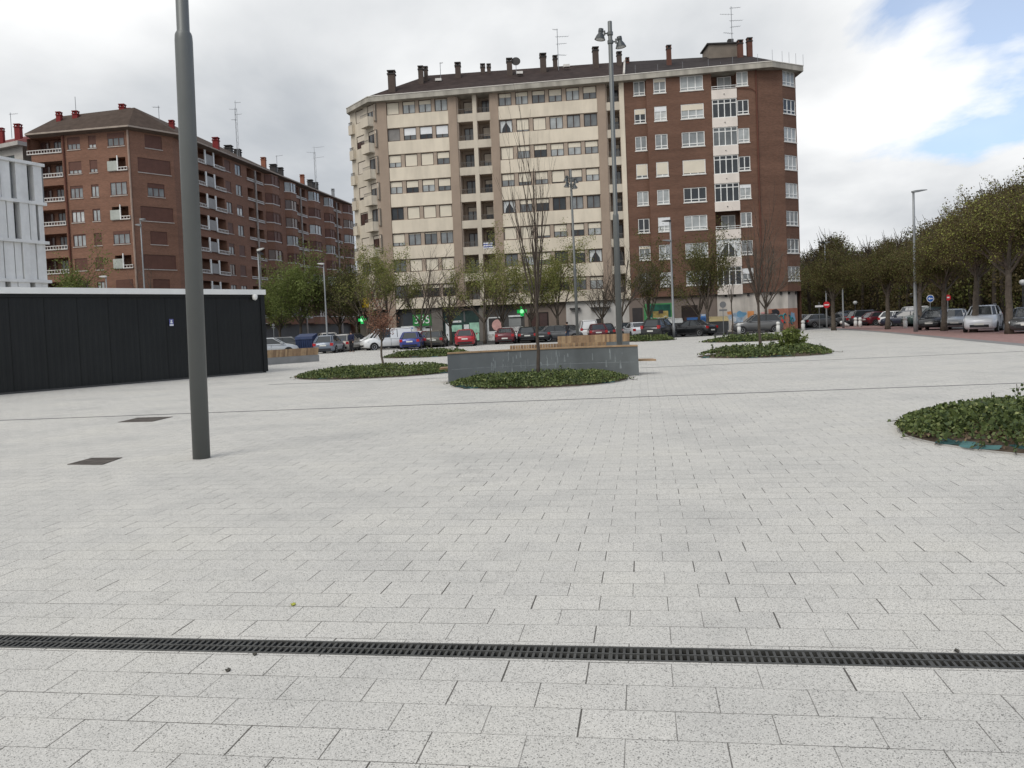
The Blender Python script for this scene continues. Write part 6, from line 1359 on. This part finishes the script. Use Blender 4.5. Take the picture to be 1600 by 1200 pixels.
for px, py, Y, s, lb_ in ((815.5, 486.5, 86.5, .5, "lit green pharmacy cross hanging before the tan portal"), (566, 500, 92, .42, "green pharmacy cross at the cream block's left corner")):
    p = ay(px, py, Y); e = empty("pharmacy_cross", p, lb_, "pharmacy sign", None, fdir); b = MB()
    b.box(-s * .36, s * .36, -.09, .09, -s, s, cx); b.box(-s, -s * .361, -.09, .09, -s * .36, s * .36, cx); b.box(s * .361, s, -.09, .09, -s * .36, s * .36, cx); b.build("cross", e)
    b = MB(); disc(b, (0, 0, 0), s * .42, -.12, -.092, cw); b.build("cross_core", e); b = MB(); b.tube([(0, 0, s), (0, 0, s + .35)], .03, lblack, 5); b.tube([(0, 0, s + .33), (0, 4.5, s + .33)], .03, lblack, 5); b.build("bracket", e)
cb_ = mat("container_grey", (.09, .095, .10), .6); cblue = mat("container_blue", (.03, .13, .36), .55); cyel = mat("container_yellow", (.62, .50, .26), .6); cgrn = mat("igloo_green", (.05, .28, .09), .6); cwht = mat("container_white", (.5, .52, .52), .6); cnavy = mat("container_navy", (.02, .035, .09), .6)
def container(px, Y, w_, lid, body, label, h=1.55):
    p = cp(px, 0, Y); e = empty("waste_container", p, label, "waste container", "waste containers at the kerb", fdir); b = MB(); w2 = w_ / 2
    b.add([(-w2 * .88, -.5, .12), (w2 * .88, -.5, .12), (w2 * .88, .5, .12), (-w2 * .88, .5, .12), (-w2, -.6, h - .35), (w2, -.6, h - .35), (w2, .6, h - .35), (-w2, .6, h - .35)], [(3, 2, 1, 0), (4, 5, 6, 7), (0, 1, 5, 4), (1, 2, 6, 5), (2, 3, 7, 6), (3, 0, 4, 7)], body)
    for q in range(5): x = -w2 * .8 + q * w2 * .4; b.box(x - .03, x + .03, -.63, -.56, .3, h - .4, body)
    b.build("body", e); b = MB(); b.add([(-w2 * 1.03, -.66, h - .345), (w2 * 1.03, -.66, h - .345), (w2 * 1.03, .63, h - .345), (-w2 * 1.03, .63, h - .345), (-w2, -.6, h - .12), (w2, -.6, h - .12), (w2, .5, h + .12), (-w2, .5, h + .12)], [(3, 2, 1, 0), (4, 5, 6, 7), (0, 1, 5, 4), (1, 2, 6, 5), (2, 3, 7, 6), (3, 0, 4, 7)], lid); b.build("lid", e)
    for s in (-1, 1):
        b = MB(); b.box(s * w2 * .98 - .08, s * w2 * .98 + .08, -.30, .3, .35, h - .5, cwht); b.build("lifting_bracket", e)
        for y_ in (-.42, .42): b = MB(); b.tube([(s * w2 * .7 - .05, y_, .06), (s * w2 * .7 + .05, y_, .06)], .09, tyre, 10); b.build("wheel", e)
container(1123, 79, 1.75, cyel, cb_, "grey waste container with pale yellow lid before the white wall"); container(1090, 80, 1.9, cblue, cblue, "blue waste container behind the black saloon"); container(1053, 80, 1.7, cwht, cb_, "waste container with white lid behind the road lamp with two heads")
container(1101, 80.4, .8, cblue, cb_, "narrow waste container with blue lid left of the dense olive tree")
container(473, 70, .9, cnavy, cnavy, "dark navy waste container, left one of the pair beyond the left bench"); container(483.5, 69.6, .95, cnavy, cnavy, "dark navy waste container, right one of the pair beyond the left bench")
p = cp(1023, 0, 80); e = empty("bottle_bank", p, "rounded green igloo bottle bank before the green shopfront", "bottle bank"); b = MB(); b.lathe([(.75, .05), (.85, .5), (.83, .95), (.68, 1.4), (.42, 1.68), (.1, 1.78)], cgrn, 24); b.build("body", e, True)
for a in (-.4, 1.2): b = MB(); b.tube([(.62 * math.sin(a), -.62 * math.cos(a), 1.3), (.76 * math.sin(a), -.76 * math.cos(a), 1.24)], .13, lblack, 12); b.build("opening", e)

# ------------------------------------------------------------------ people (tiny in the photo, but whole figures)
skin = mat("skin", (.42, .26, .19), .6); hairm = mat("dark_hair", (.03, .022, .018), .8); jk = mat("black_jacket", (.02, .02, .023), .8); jn = mat("blue_jeans", (.05, .065, .10), .85); shoe = mat("shoes", (.03, .03, .03), .7)
def skinned(name, V, E_, Rr_, m, parent, sub=2):
    me = bpy.data.meshes.new(name); me.from_pydata(V, E_, []); me.materials.append(m); o = link(name, me, parent); md = o.modifiers.new("skin", 'SKIN'); md.use_smooth_shade = True
    for i, r in enumerate(Rr_): me.skin_vertices[0].data[i].radius = (r, r)
    me.skin_vertices[0].data[0].use_root = True; s = o.modifiers.new("sub", 'SUBSURF'); s.levels = sub; s.render_levels = sub; return o
def person(p, label, rz, top, legs, stride=.22, H=1.74):
    e = empty("person", p, label, "person", None, rz); k = H / 1.74; V = []; E_ = []; Rr_ = []
    def a(x, y, z, r, par=None): V.append((x * k, y * k, z * k)); Rr_.append(r * k); i = len(V) - 1; 
    pel = 0
    nodes = [(0, 0, .95, .125, -1), (0, 0, 1.15, .12, 0), (0, .01, 1.36, .135, 1), (0, .015, 1.47, .06, 2), (0, .02, 1.53, .052, 3), (0, .03, 1.60, .085, 4), (0, .03, 1.68, .075, 5)]
    for s in (-1, 1):
        i0 = len(nodes); st = s * stride
        nodes += [(s * .10, 0, .90, .09, 0), (s * .11, st * .45 + .05, .50, .058, i0), (s * .11, st, .09, .040, i0 + 1), (s * .12, st + .14, .04, .034, i0 + 2)]
        i1 = len(nodes); nodes += [(s * .19, .0, 1.40, .058, 2), (s * .24, -st * .3, 1.14, .042, i1), (s * .24, -st * .6 + .08, .90, .030, i1 + 1), (s * .235, -st * .62 + .10, .83, .030, i1 + 2)]
        i2 = i1 + 3
        for f in range(4): nodes.append((s * (.222 + .008 * f), -st * .62 + .08 + .022 * f, .755 + abs(f - 1.5) * .006, .008, i2))
        nodes.append((s * .205, -st * .62 + .135, .80, .009, i2))
    V = [(x * k, y * k, z * k) for x, y, z, r, q in nodes]; Rr_ = [r * k for *_, r, q in nodes]; E_ = [(i, q) for i, (*_, q) in enumerate(nodes) if q >= 0]
    skinned("body", V, E_, Rr_, skin, e)
    def sub(name, idx, gr, m, cut=None):
        mp_ = {j: i for i, j in enumerate(idx)}; vv = [V[j] for j in idx]; ee = [(mp_[i], mp_[q]) for i, (*_, q) in enumerate(nodes) if i in mp_ and q in mp_]; skinned(name, vv, ee, [Rr_[j] + gr for j in idx], m, e, 2)
    sub("jacket", [1, 0, 2, 3, 11, 12, 13, 24, 25, 26], .028, top); sub("trousers", [0, 7, 8, 9, 20, 21, 22], .020, legs)
    for s_ in (9, 22): 
        x, y, z = V[s_]; b = MB(); b.add([(x - .05, y - .09, .0), (x + .05, y - .09, 0), (x + .055, y + .2, 0), (x - .055, y + .2, 0), (x - .045, y - .08, .1), (x + .045, y - .08, .1), (x + .04, y + .17, .05), (x - .04, y + .17, .05)], [(3, 2, 1, 0), (4, 5, 6, 7), (0, 1, 5, 4), (1, 2, 6, 5), (2, 3, 7, 6), (3, 0, 4, 7)], shoe); b.build("shoe", e)
    b = MB(); c = Vector((0, .01 * k, 1.66 * k)); b.lathe([(.07, -.10), (.105, -.05), (.108, .02), (.085, .075), (.03, .10)], hairm, 12, c); b.build("hair", e, True)
    for s in (-1, 1):
        b = MB(); b.lathe([(.004, -.008), (.011, 0), (.004, .008)], hairm, 6, (s * .032 * k, .118 * k, 1.635 * k)); b.build("eye", e)
    b = MB(); b.add([(-.012, .115 * k, 1.59 * k), (.012, .115 * k, 1.59 * k), (0, .14 * k, 1.595 * k), (0, .115 * k, 1.63 * k)], [(0, 1, 2), (1, 3, 2), (3, 0, 2), (0, 3, 1)], skin); b.build("nose", e)
    return e
person(cp(886.5, 0, 73), "person in a black jacket walking between the parked cars near the tan portal", 1.9, jk, jn)
person(cp(548.5, 0, 68), "person in dark blue clothes standing beside the pale hatchback at the left", 2.7, mat("navy_coat", (.015, .02, .05), .8), jk, .06)
